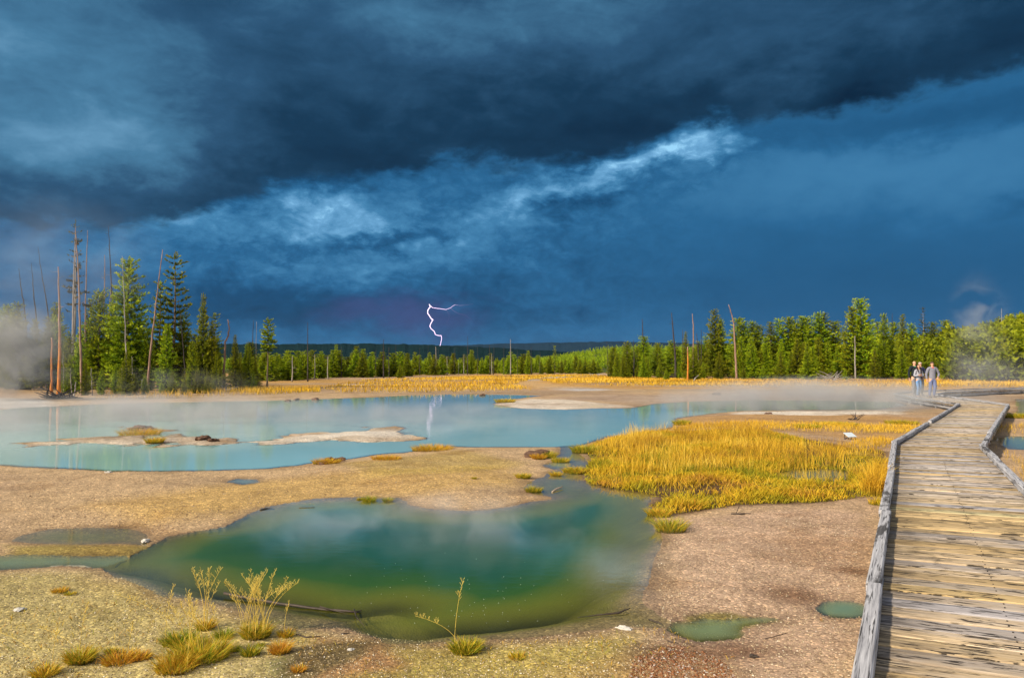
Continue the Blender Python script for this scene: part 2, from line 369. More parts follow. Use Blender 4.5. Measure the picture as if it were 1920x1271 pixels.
PF1 = [(985,713),(1020,707),(1060,703.5),(1130,699.5),(1137,704),(1085,706),(1045,711),(1010,717),(1060,723),(1120,728),(1140,732),(1080,733),(1010,727),(965,720)]
PG = [(1905,748),(2100,742),(2300,742),(2300,800),(2000,795),(1912,776)]
PG2 = [(1862,822),(1890,818),(2050,822),(2060,848),(1890,842)]
PH = [(1475,948),(1540,941),(1600,945),(1640,955),(1640,990),(1600,990),(1560,975),(1510,962)]
PI = [(1440,890),(1480,880),(1560,879),(1600,886),(1585,900),(1500,904)]
PJ = [(425,903),(445,898),(480,899),(486,904),(455,908)]
PK = [(-200,905),(0,908),(60,916),(70,926),(0,934),(-200,940)]
PL = [(1020,872),(1040,865),(1075,868),(1070,876),(1040,879)]
def topoly(p, z=WL): return np.array([[U(x, y, z).x, U(x, y, z).y] for x, y in p])
def sdf(poly, X, Y):
    """signed distance, positive inside"""
    n = len(poly); d2 = np.full(X.shape, 1e18); ins = np.zeros(X.shape, bool)
    for i in range(n):
        ax, ay = poly[i]; bx, by = poly[(i+1) % n]
        ex, ey = bx-ax, by-ay; wx, wy = X-ax, Y-ay
        t = np.clip((wx*ex+wy*ey)/(ex*ex+ey*ey+1e-12), 0, 1)
        d2 = np.minimum(d2, (wx-t*ex)**2+(wy-t*ey)**2)
        cnd = ((ay > Y) != (by > Y))
        with np.errstate(divide='ignore', invalid='ignore'):
            xi = ex*(Y-ay)/(ey if ey != 0 else 1e-12)+ax
        ins ^= cnd & (X < xi)
    d = np.sqrt(d2); return np.where(ins, d, -d)
def sdfb(poly, X, Y, pad=2.5):
    r = np.full(X.shape, -pad)
    x0, y0 = poly.min(0)-pad; x1, y1 = poly.max(0)+pad
    k = (X > x0) & (X < x1) & (Y > y0) & (Y < y1)
    if k.any(): r[k] = np.maximum(sdf(poly, X[k], Y[k]), -pad)
    return r
#      poly, max depth, fall-off length, blue
POOLS = [(topoly(PA), .05, .6, 0), (topoly(PE), 1.6, 1.6, 1), (topoly(PB), .20, .35, .25), (topoly(PB2), .035, .3, .2), (topoly(PC), .30, .25, .24),
         (topoly(PD), .5, .25, .25), (topoly(PG), .3, 3., .9), (topoly(PG2), .2, .8, .6), 
         (topoly(PI), .12, .6, .2), (topoly(PJ), .06, .2, .8), (topoly(PL), .06, .3, .5)]
DEEP = topoly(DA); ISLP = topoly(ISL)
# boardwalk outline (left, right) at deck height
DECK = 0.30
u27 = Vector((.454,.891)); n27 = Vector((.891,-.454))
L0 = Vector((3.71,7.63))-u27*12
BW = [(tuple(L0), tuple(L0+n27*1.35)), ((7.39,14.8),(8.66,14.3)), ((17.7,30.4),(19.35,30.1)), ((19.5,37.2),(21.2,36.6)), ((21.1,42.4),(22.7,41.4)), ((24.4,46.6),(25.5,45.3)), ((31.9,52.4),(32.8,51.0)), ((62,70),(62.8,68.5))]
def hills(X, Y):
    A = np.degrees(np.arctan2(X, Y)); Dn = np.hypot(X, Y)
    z = 15.0*smst(A, 24, 36)*smst(Dn, 120, 330)
    z = z+17*smst(A, -2, 9)*(1-smst(A, 22, 30))*smst(Dn, 330, 760)
    z = z+3*smst(Dn, 330, 900)*(1-smst(A, -4, 4))
    z = z+3.0*fbm(X/90, Y/90, 3, 5)*smst(Dn, 150, 400)
    back = smst(np.abs(A), 45, 70); return z*(1-back)
def ground(X, Y, full=False):
    Dn = np.hypot(X, Y)
    wob = fbm(X*1.1, Y*1.1, 4, 3)*.22+fbm(X*6, Y*6, 3, 9)*.05
    dep = np.zeros(X.shape); sdm = np.full(X.shape, -2.5); blue = np.zeros(X.shape); bd = np.full(X.shape, -9.)
    for poly, mx, Lf, bl in POOLS:
        sc = 1.0 if mx > .3 or Lf > .4 else .4
        s = sdfb(poly, X, Y)
        s = np.where(s > -2.5, s+wob*sc, s)
        if poly is POOLS[1][0]:
            i = sdfb(ISLP, X, Y); s = np.minimum(s, np.where(i > -2.5, -(i+wob*1.5+fbm(X*1.1,Y*.8,4,55)*2.6-.22), 9))
        k = s > 0
        dep = np.where(k, np.maximum(dep, mx*(1-np.exp(-np.maximum(s, 0)/Lf))), dep)
        sdm = np.maximum(sdm, s)
        blue = np.where(s > bd, bl, blue); bd = np.maximum(bd, s)
    dd = sdfb(DEEP, X, Y); dd = np.where(dd > -2.5, dd+wob*.7, dd)
    dep = dep+np.where((dd > -.25) & (dep > 0), 1.1*smst(dd, -.3, 1.9), 0)
    out_h = .030*smst(-sdm, -.05, .9)+.025*smst(-sdm, .4, 2.2)
    rough = (fbm(X*.35, Y*.35, 4, 21)*.10+fbm(X*2.2, Y*2.2, 4, 33)*.035+fbm(X*14, Y*14, 2, 44)*.010)
    h = WL+np.where(sdm > 0, -dep, out_h)+rough*smst(-sdm, -.05, .6)*(1-.0)
    h = h+hills(X, Y)
    if full: return h, dep, sdm, blue
    return h
def gz(x, y): return float(ground(np.array([float(x)]), np.array([float(y)]))[0])

# ---------------------------------------------------------------- ground sheet
def geo(a, b, k): 
    n = int(math.log(b/a)/math.log(k))+1; return a*np.exp(np.linspace(0, math.log(b/a), n))
dist = np.concatenate([[0.02,.5,1.0,1.5], geo(2.0, 62, 1.0062), geo(63, 9000, 1.035)])
azs = np.concatenate([np.linspace(-180,-46,40)[:-1], np.linspace(-46,-36,30)[:-1], np.arange(-36,36,.085), np.linspace(36,46,30)[1:], np.linspace(46,180,40)[1:]])
AZ, DD = np.meshgrid(np.radians(azs), dist); GX = DD*np.sin(AZ); GY = DD*np.cos(AZ)
GH, GD, GS, GB = ground(GX, GY, True)
nr, nc = GX.shape; idx = np.arange(nr*nc).reshape(nr, nc)
quads = np.stack([idx[:-1,:-1], idx[:-1,1:], idx[1:,1:], idx[1:,:-1]], -1).reshape(-1, 4)
T=(.53,.375,.215); O=(.58,.38,.12); YG=(.47,.39,.155); PK_=(.51,.355,.25); RU=(.38,.22,.09); WH=(.72,.66,.58); DK=(.10,.055,.022); OL=(.27,.23,.03); MD=(.47,.33,.215); GY_=(.36,.31,.26); OR=(.62,.33,.03)
def blobm(px, py, rx, ry, X, Y, p=2.0):
    c = U(px, py); q = ((X-c.x)/rx)**2+((Y-c.y)/ry)**2
    q = q*(1+1.2*fbm(X*1.3, Y*1.3, 4, int(px)%97)); return np.exp(-np.maximum(q, 0)**(p/2))
col = np.zeros((nr, nc, 3)); col[:] = MD
def paint(m, c):
    global col
    col = col*(1-m[..., None])+np.array(c)*m[..., None]
nzs = fbm(GX*.25, GY*.25, 4, 60)
paint(smst(nzs, -.12, .15)*.8, T)
def zone(poly, soft, c, amt=1.0, wob=.3):
    s = sdfb(topoly(poly, 0), GX, GY, 3.0)+fbm(GX*.9, GY*.9, 4, len(poly)+3)*wob*2
    paint(smst(s, -soft, soft)*amt, c)
zone([(0,880),(600,868),(900,838),(1050,860),(1020,960),(500,965),(300,1010),(0,1020)], .5, T, .8)
zone([(420,905),(700,880),(950,870),(980,905),(700,930),(450,960),(250,985),(200,950)], .5, O, .75)
zone([(640,870),(860,845),(980,865),(900,885),(700,895)], .4, (.46,.34,.07), .55)
zone([(-300,1068),(0,1068),(180,1065),(430,1130),(600,1180),(560,1300),(-300,1400)], .25, YG, .9)
zone([(0,1015),(280,1020),(230,1042),(0,1045)], .15, (.34,.28,.04), .7)
zone([(560,1190),(700,1195),(1000,1200),(1200,1180),(1200,1400),(560,1400)], .2, (.42,.34,.09), .9)
zone([(540,1230),(600,1190),(720,1200),(740,1240),(640,1280),(540,1300)], .1, (.42,.21,.11), .75)
zone([(520,1250),(600,1200),(690,1195),(640,1240),(540,1300)], .08, (.07,.10,.04), .6)
zone([(1240,960),(1640,960),(1640,1400),(1260,1400),(1225,1200),(1235,1050)], .3, PK_, .9)
zone([(1190,1240),(1260,1205),(1340,1225),(1370,1300),(1180,1400)], .3, RU, .7, .6)
zone([(1290,1150),(1480,1145),(1500,1165),(1300,1170)], .06, (.30,.30,.04), .7)
for b in [(1490,1110,.22,.22),(1600,1068,.16,.16),(1380,1215,.3,.2),(1250,1220,.25,.2)]: paint(blobm(*b, GX, GY)*.75, (.16,.07,.03))
GRASS = [(1100,842),(1125,824),(1180,818),(1249,812),(1356,808),(1442,812),(1527,826),(1590,840),(1668,848),(1660,900),(1648,935),(1591,936),(1484,946),(1400,948),(1339,952),(1260,960),(1222,960),(1215,948),(1232,930),(1183,918),(1147,914),(1112,906),(1094,896),(1096,880),(1104,866)]
zone(GRASS, .15, DK, .95, .15)
zone([(1262,800),(1300,780),(1500,775),(1740,785),(1700,835),(1500,812),(1300,806)], .5, (.46,.26,.08), .7)
zone([(1380,772),(1690,768),(1690,778),(1380,778)], .25, WH, .95)
zone(ISL, .12, (.50,.42,.33), .9)
for b in [(700,812,1.6,1.0),(640,818,1.3,.8),(150,832,1.2,.5),(470,829,1.2,.4),(740,808,1.0,.7),(560,826,1.2,.4)]: paint(blobm(*b, GX, GY)*.95, WH)
for b in [(260,806,1.2,1.0),(420,828,.5,.5)]: paint(blobm(*b, GX, GY)*.8, (.26,.15,.06))
zone([(930,757),(990,748),(1060,750),(1180,762),(1060,767),(980,765)], .4, WH, .8)
zone([(1100,741),(1500,738),(1900,738),(1900,750),(1200,760),(1050,748)], 2.0, (.42,.32,.25), .8)
zone([(-300,748),(0,747),(120,752),(100,764),(-300,768)], .5, (.6,.6,.6), .8)
zone(PF1, 1.2, (.52,.53,.56), .9)
zone([(100,748),(600,738),(1000,733),(1000,740),(600,749),(100,758)], 1.0, T, .8)
paint(blobm(1090,890,1.2,1.4,GX,GY)*0, T)
Dn = np.hypot(GX, GY); Am = np.degrees(np.arctan2(GX, GY))
mead = smst(Dn, 58, 72)*(1-smst(Dn, 260, 330))*smst(fbm(GX*.05, GY*.12, 4, 71), -.16, .06)
paint(mead*.7*(np.abs(Am) < 60), OR)
paint(smst(fbm(GX*.06, GY*.2, 4, 17), .02, .16)*smst(Dn, 40, 55)*(1-smst(Dn, 200, 260))*.55, (.30,.22,.15))
paint(smst(fbm(GX*.22, GY*.4, 4, 27), .08, .2)*smst(Dn, 9, 14)*.30, (.30,.20,.12))
paint(smst(Dn, 255, 330)*.95, (.06,.09,.012))
paint(smst(GD, .0, .04)*(GB < .5)*.9, (.30,.27,.035))
paint(smst(GD, .01, .1)*(GB >= .5)*.6, (.40,.42,.30))
wet = smst(GS, -.22, .0)*.9
paint(smst(GS, -.30, -.02)*(GS < .02)*.35*smst(fbm(GX*2, GY*2, 3, 12), -.1, .2), (.22,.13,.05))
grav = 1-smst(GD, 0, .05); colv = np.concatenate([np.clip(col, 0, 1), np.ones((nr, nc, 1))], -1)
gverts = np.stack([GX, GY, GH], -1).reshape(-1, 3)
ms_ground = mat_ground()
gme = npmesh('ground', gverts, [quads], ms_ground, {'col': colv.reshape(-1, 4), 'wet': wet.ravel(), 'grav': grav.ravel()}, True)
gro = tag(link('ground', gme), 'pale thermal flat of tan, ochre and pinkish gravel around the pools', None, None, 'structure')
# water: the same grid where the bed lies under the water level
mw = mat_water()
def water(name, cat, label):
    wetv = (GD > 0); a4 = wetv[:-1,:-1] | wetv[:-1,1:] | wetv[1:,1:] | wetv[1:,:-1]
    a5 = a4.copy(); a5[1:] |= a4[:-1]; a5[:-1] |= a4[1:]; a5[:,1:] |= a4[:,:-1]; a5[:,:-1] |= a4[:,1:]
    f = quads[(a5 & (CATW[:-1,:-1] == cat)).ravel()]
    used = np.unique(f); mp = np.full(nr*nc, -1); mp[used] = np.arange(len(used))
    v = gverts[used].copy(); v[:, 2] = WL
    me = npmesh(name, v, [mp[f]], mw, {'depth': GD.ravel()[used], 'blue': GBs.ravel()[used]}, True)
    tag(link(name, me), label, None, None, 'structure')
GBs = GB
own_e = sdfb(POOLS[1][0], GX, GY) > -.6; own_a = (sdfb(POOLS[0][0], GX, GY) > -.2) & ~own_e; CATW = np.where(own_e, 2, np.where(own_a, 1, 0))
# let the green channel turn blue where it meets the far pool
ch = smst(GY, 10.5, 15.0)*(sdfb(POOLS[0][0], GX, GY) > -.4); GBs = np.maximum(GB, ch*.9)
water('green_pool', 1, 'dark green hot spring pool in the foreground with a yellow shallow rim')
water('blue_pool', 2, 'wide milky turquoise pool behind the tan bank')
water('small_puddles', 0, 'shallow puddles and runnels between the banks')

# ---------------------------------------------------------------- far hills
def ridge(name, d0, pts, mt, amp, label, thick=900):
    a = np.linspace(-50, 50, 1600); xs = [azel(x, 645)[0] for x, y in pts]; hs = [(689-y)/FPX*d0*1.02+CAMZ for x, y in pts]
    h = np.interp(a, xs, hs)+amp*(fbm(a*2.0, a*0+3, 4, 8)*2)+amp*.9*(fbm(a*16, a*0+1, 3, 5))
    rows = []
    for dd, f in ((-thick*.9, -.02), (-thick*.5, .45), (-thick*.2, .85), (0, 1), (thick*.6, .6)):
        r = (d0+dd)/np.cos(np.radians(a)); rows.append(np.stack([r*np.sin(np.radians(a)), r*np.cos(np.radians(a)), h*f+(fbm(a*3, a*0+dd, 4, 3)*amp*1.5 if 0 < f < 1 else 0)], -1))
    v = np.array(rows); n, m = v.shape[:2]; ii = np.arange(n*m).reshape(n, m)
    q = np.stack([ii[:-1,:-1], ii[:-1,1:], ii[1:,1:], ii[1:,:-1]], -1).reshape(-1, 4)
    tag(link(name, npmesh(name, v.reshape(-1, 3), [q], mt, None, True)), label, None, None, 'structure')
ridge('far_hills', 2600, [(-800,640),(0,640),(450,646),(700,645),(830,648),(960,655),(1150,664),(1400,668),(2600,668)], mat_hill('shadowed_forest_slope', (.004,.016,.020), (.010,.030,.030), .03), 3, 'dark blue forested hills on the horizon')  # dark slope colour stands in for cloud shadow lying over these hills
ridge('distant_hills', 5200, [(-800,655),(700,655),(850,648),(1000,644),(1160,641),(1300,645),(2600,648)], mat_hill('hazed_forest_slope', (.010,.028,.052), (.014,.036,.060), .02), 4, 'faint blue hills beyond the dark hills')  # blue haze of distance is put into this slope colour

# ================================================================ boardwalk
V = Vector
class MBd:
    """collects boxes and swept tubes into one mesh, with plank-space coordinates"""
    def __init__(s): s.v=[]; s.f=[]; s.a={}; s.n=0; s.uv=[]
    def add(s, vs, fs, uv=None, **at):
        b = s.n; s.v += [tuple(x) for x in vs]; s.f += [tuple(b+i for i in f) for f in fs]; s.n += len(vs)
        s.uv += uv if uv else [(x[0],x[1],x[2]) for x in vs]
        for k in set(list(s.a)+list(at)):
            l = s.a.setdefault(k, [0.0]*b)
            val = at.get(k, 0.0); l += list(val) if isinstance(val, (list, tuple)) else [val]*len(vs)
    def board(s, a, b, w, h, up=V((0,0,1)), seg=1, jit=0.0, uoff=None, taper=0.0, **at):
        """a, b: centre line of the underside"""
        a = V(a); b = V(b); d = (b-a); ln = d.length; d.normalize(); side = d.cross(up).normalized(); u = side.cross(d).normalized()
        vs=[]; uv=[]; uo = uoff if uoff is not None else random.uniform(0, 400); bev = min(w, h)*.13
        prof = [(-w/2,0),(w/2,0),(w/2,h-bev),(w/2-bev,h),(-w/2+bev,h),(-w/2,h-bev)]
        for k in range(seg+1):
            t = k/seg; c = a+d*(ln*t); j = V((0,0,random.uniform(-jit, jit))); sj = random.uniform(-jit, jit)
            for (x, z) in prof:
                vs.append(c+side*(x+sj)+u*z+j); uv.append((uo+ln*t, uo*.37+x, z))
        m = len(prof); fs=[]
        for k in range(seg):
            for i in range(m): fs.append((k*m+i, k*m+(i+1)%m, (k+1)*m+(i+1)%m, (k+1)*m+i))
        fs.append(tuple(range(m-1,-1,-1))); fs.append(tuple(seg*m+i for i in range(m)))
        s.add(vs, fs, uv, **at)
    def tube(s, pts, rad, sides=6, jit=0.0, **at):
        pts = [V(p) for p in pts]; n = len(pts); rr = rad if isinstance(rad, (list, tuple)) else [rad]*n
        vs=[]; fs=[]; prev=None
        for i in range(n):
            d = (pts[min(i+1,n-1)]-pts[max(i-1,0)]).normalized()
            ref = V((0,0,1)) if abs(d.z) < .9 else V((1,0,0))
            if prev is None: x = d.cross(ref).normalized()
            else: x = (prev-d*prev.dot(d)).normalized()
            prev = x; y = d.cross(x)
            for k in range(sides):
                t = 2*math.pi*k/sides; r_ = rr[i]*(1+random.uniform(-jit, jit)); vs.append(pts[i]+(x*math.cos(t)+y*math.sin(t))*r_)
        for i in range(n-1):
            for k in range(sides):
                a=i*sides+k; b=i*sides+(k+1)%sides; fs.append((a,b,b+sides,a+sides))
        fs.append(tuple(range(sides-1,-1,-1))); fs.append(tuple((n-1)*sides+k for k in range(sides)))
        s.add(vs, fs, **at)
    def build(s, name, mt, parent=None, smooth=False):
        me = bpy.data.meshes.new(name); me.from_pydata(s.v, [], s.f); me.update()
        for k, l in s.a.items():
            at = me.attributes.new(k, 'FLOAT', 'POINT'); at.data.foreach_set('value', np.array(l, np.float32))
        at = me.attributes.new('puv', 'FLOAT_VECTOR', 'POINT'); at.data.foreach_set('vector', np.array(s.uv, np.float32).ravel())
        if smooth: me.polygons.foreach_set('use_smooth', [True]*len(me.polygons))
        me.materials.append(mt)
        return link(name, me, parent)

m_plank = mat_plank(); m_rail = mat_rail()
bw = tag(empty('boardwalk', (0,0,0)), 'weathered wooden boardwalk of tan and grey planks running out over the flat', 'boardwalk')
Lp = [V((*a, DECK)) for a, b in BW]; Rp = [V((*b, DECK)) for a, b in BW]
deck = MBd(); nails = MBd(); PW = .195
for i in range(len(Lp)-1):
    la, lb, ra, rb = Lp[i], Lp[i+1], Rp[i], Rp[i+1]
    n = max(1, int(round(((la+ra)/2-(lb+rb)/2).length/PW)))
    for k in range(n):
        t = (k+.5)/n; a = la.lerp(lb, t); b = ra.lerp(rb, t)
        gl, gr = (lb-la).length/n, (rb-ra).length/n; near = (a-V((0,0,0))).length < 14
        w = min(gl, gr)-.006-random.random()*.005; d = (b-a).normalized(); perp = V((-d.y, d.x, 0))
        ex = .085+random.uniform(-.02, .012); a2 = a-d*ex; b2 = b+d*(.085+random.uniform(-.02,.012))
        ln = (b2-a2).length; zt = random.uniform(-.0035,.0035); th = .045
        r_ = random.random(); hue = random.gauss(.58, .46); hue = min(1.1, max(-.1, hue)); val = random.uniform(.66, 1.12)
        moss = .8 if random.random() < .04 else (random.random()*.15 if random.random() < .3 else 0)
        uo = random.uniform(0, 500); seg = 10 if near else 4
        vs=[]; uv=[]; ed=[]
        c0, c1 = random.uniform(.001,.004), random.uniform(-.003,.003)
        prof = [(-.5,-th),(.5,-th),(.5,-.004),(.47,0),(.17,c0),(-.17,c0),(-.47,0),(-.5,-.004)]
        for q in range(seg+1):
            tt = q/seg; c = a2+d*(ln*tt)+V((0,0,zt+c1*math.sin(tt*5)))
            dist_e = min(ln*tt-ex, 9); wj = random.uniform(-.002,.002)
            # planks widen where one side of a bend is longer
            ww = (gl*(1-tt)+gr*tt)-.015-.005*random.random()
            for (x, z) in prof:
                vs.append(c-perp*(x*ww+wj)+V((0,0,z))); uv.append((uo+ln*tt, uo*.61+x*ww, z))
                ed.append(max(0., 1-max(0, dist_e-.02)/.38) if ln*tt < ln/2 else max(0., 1-max(0, (ln-ln*tt-ex))/.20)*.6)
        m = len(prof); fs=[]
        for q in range(seg):
            for x in range(m): fs.append((q*m+x, (q+1)*m+x, (q+1)*m+(x+1)%m, q*m+(x+1)%m))
        fs.append(tuple(range(m))); fs.append(tuple(seg*m+x for x in range(m-1,-1,-1)))
        if near:
            for tt in (.045, .5, .955):
                for sx in (-.045, .045):
                    c = a2+d*(ln*(tt+random.uniform(-.004,.004)))+V((0,0,zt+.006))-perp*(sx+random.uniform(-.008,.008)); r1 = .0052
                    nails.add([c+V((math.cos(q*1.047)*r1, math.sin(q*1.047)*r1, 0)) for q in range(6)]+[c+V((math.cos(q*1.047)*r1, math.sin(q*1.047)*r1, -.012)) for q in range(6)], [tuple(range(6))]+[(q,q+6,(q+1)%6+6,(q+1)%6) for q in range(6)])
        deck.add(vs, fs, uv, hue=hue, val=val, moss=moss, edge=ed)
deck.build('deck', m_plank, bw)
m_nail = mat_plain('rusty_nail', (.035,.028,.025), .6, .4, .3)
nails.build('nail_heads', m_nail, bw)['kind'] = 'stuff'
# kerb rails lie on small blocks along both edges
def along(P, s):
    for i in range(len(P)-1):
        l = (P[i+1]-P[i]).length
        if s <= l or i == len(P)-2: return P[i].lerp(P[i+1], s/l), (P[i+1]-P[i]).normalized()
        s -= l
def plen(P): return sum((P[i+1]-P[i]).length for i in range(len(P)-1))
def rails(P, off, cuts, side):
    for k in range(len(cuts)-1):
        a, d = along(P, cuts[k]); b, d2 = along(P, cuts[k+1]-.012)
        n = V((d.y, -d.x, 0))*off
        a = a+n; b = b+V((d2.y, -d2.x, 0))*off
        za = random.uniform(.012,.022); zb = random.uniform(.012,.022)
        sk = random.uniform(-.014,.014)
        m = MBd(); m.board(a+V((sk,0,za)), b+V((-sk,0,zb)), .088, .072, seg=max(2, int((b-a).length/.5)), jit=.0025)
        m.build('kerb_rail', m_rail, bw)
        for t in (.12, .5, .88) if (b-a).length > 1.6 else (.2, .8):
            p = a.lerp(b, t); dd = (b-a).normalized()
            m = MBd(); m.board(p-dd*.09+V((0,0,.003)), p+dd*.09+V((0,0,.003)), .085, .010); m.build('spacer_block', m_rail, bw)
def cum(P):
    c=[0]
    for i in range(len(P)-1): c.append(c[-1]+(P[i+1]-P[i]).length)
    return c
cl, cr = cum(Lp), cum(Rp)
def s_at(P, p):  # arc length nearest to a point
    best=(9e9,0); acc=0
    for i in range(len(P)-1):
        e=P[i+1]-P[i]; t=max(0,min(1,(V((p.x,p.y,DECK))-P[i]).dot(e)/e.dot(e))); q=P[i]+e*t; dd=(q-V((p.x,p.y,DECK))).length
        if dd<best[0]: best=(dd, acc+e.length*t)
        acc+=e.length
    return best[1]
lc = [.2, 2.9, 5.7]+[s_at(Lp, U(x,y,DECK)) for x,y in ((1623,1114),(1654,972),(1669,883))]+[cl[1], cl[1]+3.0, cl[1]+6.2]
lc2 = [cl[1]+7.0, cl[1]+10.2, cl[1]+13.4, cl[1]+16.2, cl[2]]+[cl[2]+3.4, cl[3], cl[3]+2.8, cl[4], cl[5], cl[5]+3.3, cl[5]+6.4, cl[6]]
rails(Lp, -.045, lc, 0); rails(Lp, -.045, lc2, 0)
for k in range(1, 9): lc2.append(cl[6]+k*3.9)
rails(Lp, -.045, lc2[12:], 0)
rc = [.3, 3.1, 6.0, 8.9, 11.7, 14.3, cr[1]-2.2, cr[1]-.05]
rails(Rp, .045, rc, 1)
rc2 = [cr[1]-.25, cr[1]+3.2, cr[1]+6.6, cr[1]+10., cr[1]+13.6, cr[2], cr[2]+3.3, cr[3], cr[3]+2.6, cr[4], cr[5], cr[5]+3, cr[5]+6, cr[6]]
rails(Rp, .045, rc2, 1); rails(Rp, .045, [cr[6]+k*3.9 for k in range(9)], 1)
for P_, sg in ((Lp, 1), (Rp, -1)):          # side beams under the plank ends, and squat posts
    for i in range(len(P_)-1):
        d = (P_[i+1]-P_[i]).normalized(); n = V((d.y,-d.x,0))*(.03*sg)
        m = MBd(); m.board(P_[i]+n-V((0,0,.045+.155)), P_[i+1]+n-V((0,0,.045+.155))-d*.01, .05, .150, seg=max(1,int((P_[i+1]-P_[i]).length))); m.build('side_beam', m_rail, bw)
    tot = plen(P_); s0 = .8
    while s0 < tot-1:
        p, d = along(P_, s0); n = V((d.y,-d.x,0))*(.09*sg); p = p+n; g0 = gz(p.x, p.y)
        m = MBd(); m.board((p.x,p.y,g0-.12),(p.x,p.y,DECK-.05), .10, .10, up=V((0,1,0))); m.build('support_post', m_rail, bw)
        s0 += 2.6

# ================================================================ lightning
g = G('lightning_glow'); e = g.n('ShaderNodeEmission'); br = g.attr('bright').outputs['Fac']
g.l(g.mix(br, (.28,.24,.62), (1.0,.74,.96)), e.inputs[0]); g.l(g.mr(br, 0, 1, .30, 1.7), e.inputs[1]); m_bolt = g.done(e.outputs[0])
bolt = MBd(); LD = 2480.0
def jag(pts, r0, r1, b0, b1, amp=1.2):
    P3=[]; 
    for i in range(len(pts)-1):
        (x0,y0),(x1,y1) = pts[i], pts[i+1]; n = max(2, int(math.hypot(x1-x0,y1-y0)/3.0))
        for k in range(n): t=k/n; P3.append((x0+(x1-x0)*t+(random.uniform(-amp,amp) if k else 0), y0+(y1-y0)*t+(random.uniform(-amp,amp)*.5 if k else 0)))
    P3.append(pts[-1]); n=len(P3)
    pr=[.6*(r0+(r1-r0)*i/(n-1)) for i in range(n)]; w = atd(960,600,LD)
    br = sum([[b0+(b1-b0)*i/(n-1)]*6 for i in range(n)], [])
    bolt.tube([atd(x,y,LD+40*math.sin(i*.7)) for i,(x,y) in enumerate(P3)], [p*LD/FPX for p in pr], 6, bright=br)
jag([(805,571),(807,575),(802,582),(802,588),(807,595),(811,600),(808,606),(806,612),(808,616),(814,621),(816,627),(822,629),(827,629),(828,634),(827,640),(825,648)], 1.5, .85, 1, .8, .5)
jag([(811,598),(813,601)], .9, .3, 1, .6, 0)
jag([(805,572),(811,577),(823,578.5),(836,580.5),(845,577),(853,571.5)], .85, .6, .95, .55, .5)
jag([(853,571.5),(862,573),(874,572),(887,570)], .5, .2, .4, .02, .5)
jag([(845,578),(852,584),(860,588),(872,591),(880,596),(884,600)], .45, .2, .25, .0, .6)
jag([(836,581),(842,588),(842,596),(838,604),(839,612)], .4, .15, .2, .0, .6)
tag(bolt.build('lightning_bolt', m_bolt), 'forked pinkish white lightning bolt striking behind the far hills', 'lightning')

# ================================================================ grass and plants
def mesh_blades(pts, h, w, lean, tint, seed=0, curl=.5):
    """curved tapering blades: pts (n,3), h, w, lean (n,) radians-ish, tint (n,)"""
    rs = np.random.RandomState(seed); n = len(pts); th = rs.uniform(0, 2*np.pi, n); fa = rs.uniform(0, np.pi, n)
    ld = np.stack([np.cos(th), np.sin(th), np.zeros(n)], -1); wd = np.stack([np.cos(fa), np.sin(fa), np.zeros(n)], -1)
    out = np.zeros((n, 7, 3)); fr = [(0,1.0),(.38,.85),(.72,.55)]
    for i,(t,ww) in enumerate(fr):
        c = pts+ld*(h*lean*(t**2))[:,None]; c = c.copy(); c[:,2] += h*t*(1-curl*lean*t*.5)
        out[:,2*i] = c-wd*(w*ww*.5)[:,None]; out[:,2*i+1] = c+wd*(w*ww*.5)[:,None]
    c = pts+ld*(h*lean)[:,None]; c[:,2] += h*(1-curl*lean*.5); out[:,6] = c
    b = (np.arange(n)*7)[:,None]
    q = np.concatenate([b+np.array([[0,1,3,2]]), b+np.array([[2,3,5,4]])]); t3 = b+np.array([[4,5,6]])
    hh = np.tile(np.array([0,0,.38,.38,.72,.72,1.0]), n)
    return out.reshape(-1,3), q, t3, np.repeat(tint, 7), hh
def blades_obj(name, pts, h, w, lean, tint, mt, seed=0, parent=None, curl=.5):
    v,q,t,ti,hh = mesh_blades(pts,h,w,lean,tint,seed,curl)
    return link(name, npmesh(name, v, [q,t], mt, {'tint':ti,'hh':hh}), parent)
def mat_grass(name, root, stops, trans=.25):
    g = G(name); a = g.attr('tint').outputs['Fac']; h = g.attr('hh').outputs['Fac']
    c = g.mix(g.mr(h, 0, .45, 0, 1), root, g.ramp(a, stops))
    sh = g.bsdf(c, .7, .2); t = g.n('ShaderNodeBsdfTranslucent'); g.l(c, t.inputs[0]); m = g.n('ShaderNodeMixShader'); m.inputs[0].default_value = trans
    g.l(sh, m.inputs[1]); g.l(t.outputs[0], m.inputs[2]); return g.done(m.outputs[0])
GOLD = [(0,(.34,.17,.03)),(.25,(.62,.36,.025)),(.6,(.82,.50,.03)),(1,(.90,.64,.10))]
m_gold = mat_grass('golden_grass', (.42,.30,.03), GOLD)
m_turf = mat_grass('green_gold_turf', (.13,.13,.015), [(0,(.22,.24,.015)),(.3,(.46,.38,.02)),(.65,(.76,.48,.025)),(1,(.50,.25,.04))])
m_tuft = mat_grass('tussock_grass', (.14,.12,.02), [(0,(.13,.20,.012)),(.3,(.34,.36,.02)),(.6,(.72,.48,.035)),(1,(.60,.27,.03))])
m_stalk = mat_grass('dry_stalk', (.62,.42,.06), [(0,(.80,.56,.08)),(1,(.92,.74,.20))])
def scatter(poly, n, seed, z0=0, soft=None, margin=0.):
    rs = np.random.RandomState(seed); pl = topoly(poly, z0); a, b = pl.min(0), pl.max(0); X = rs.uniform(a[0], b[0], n*3); Y = rs.uniform(a[1], b[1], n*3)
    s = sdf(pl, X, Y)+fbm(X*1.2, Y*1.2, 4, 88)*.5
    k = s > margin; X, Y, s = X[k][:n], Y[k][:n], s[k][:n]
    return X, Y, s
X, Y, s = scatter(GRASS, 90000, 1)
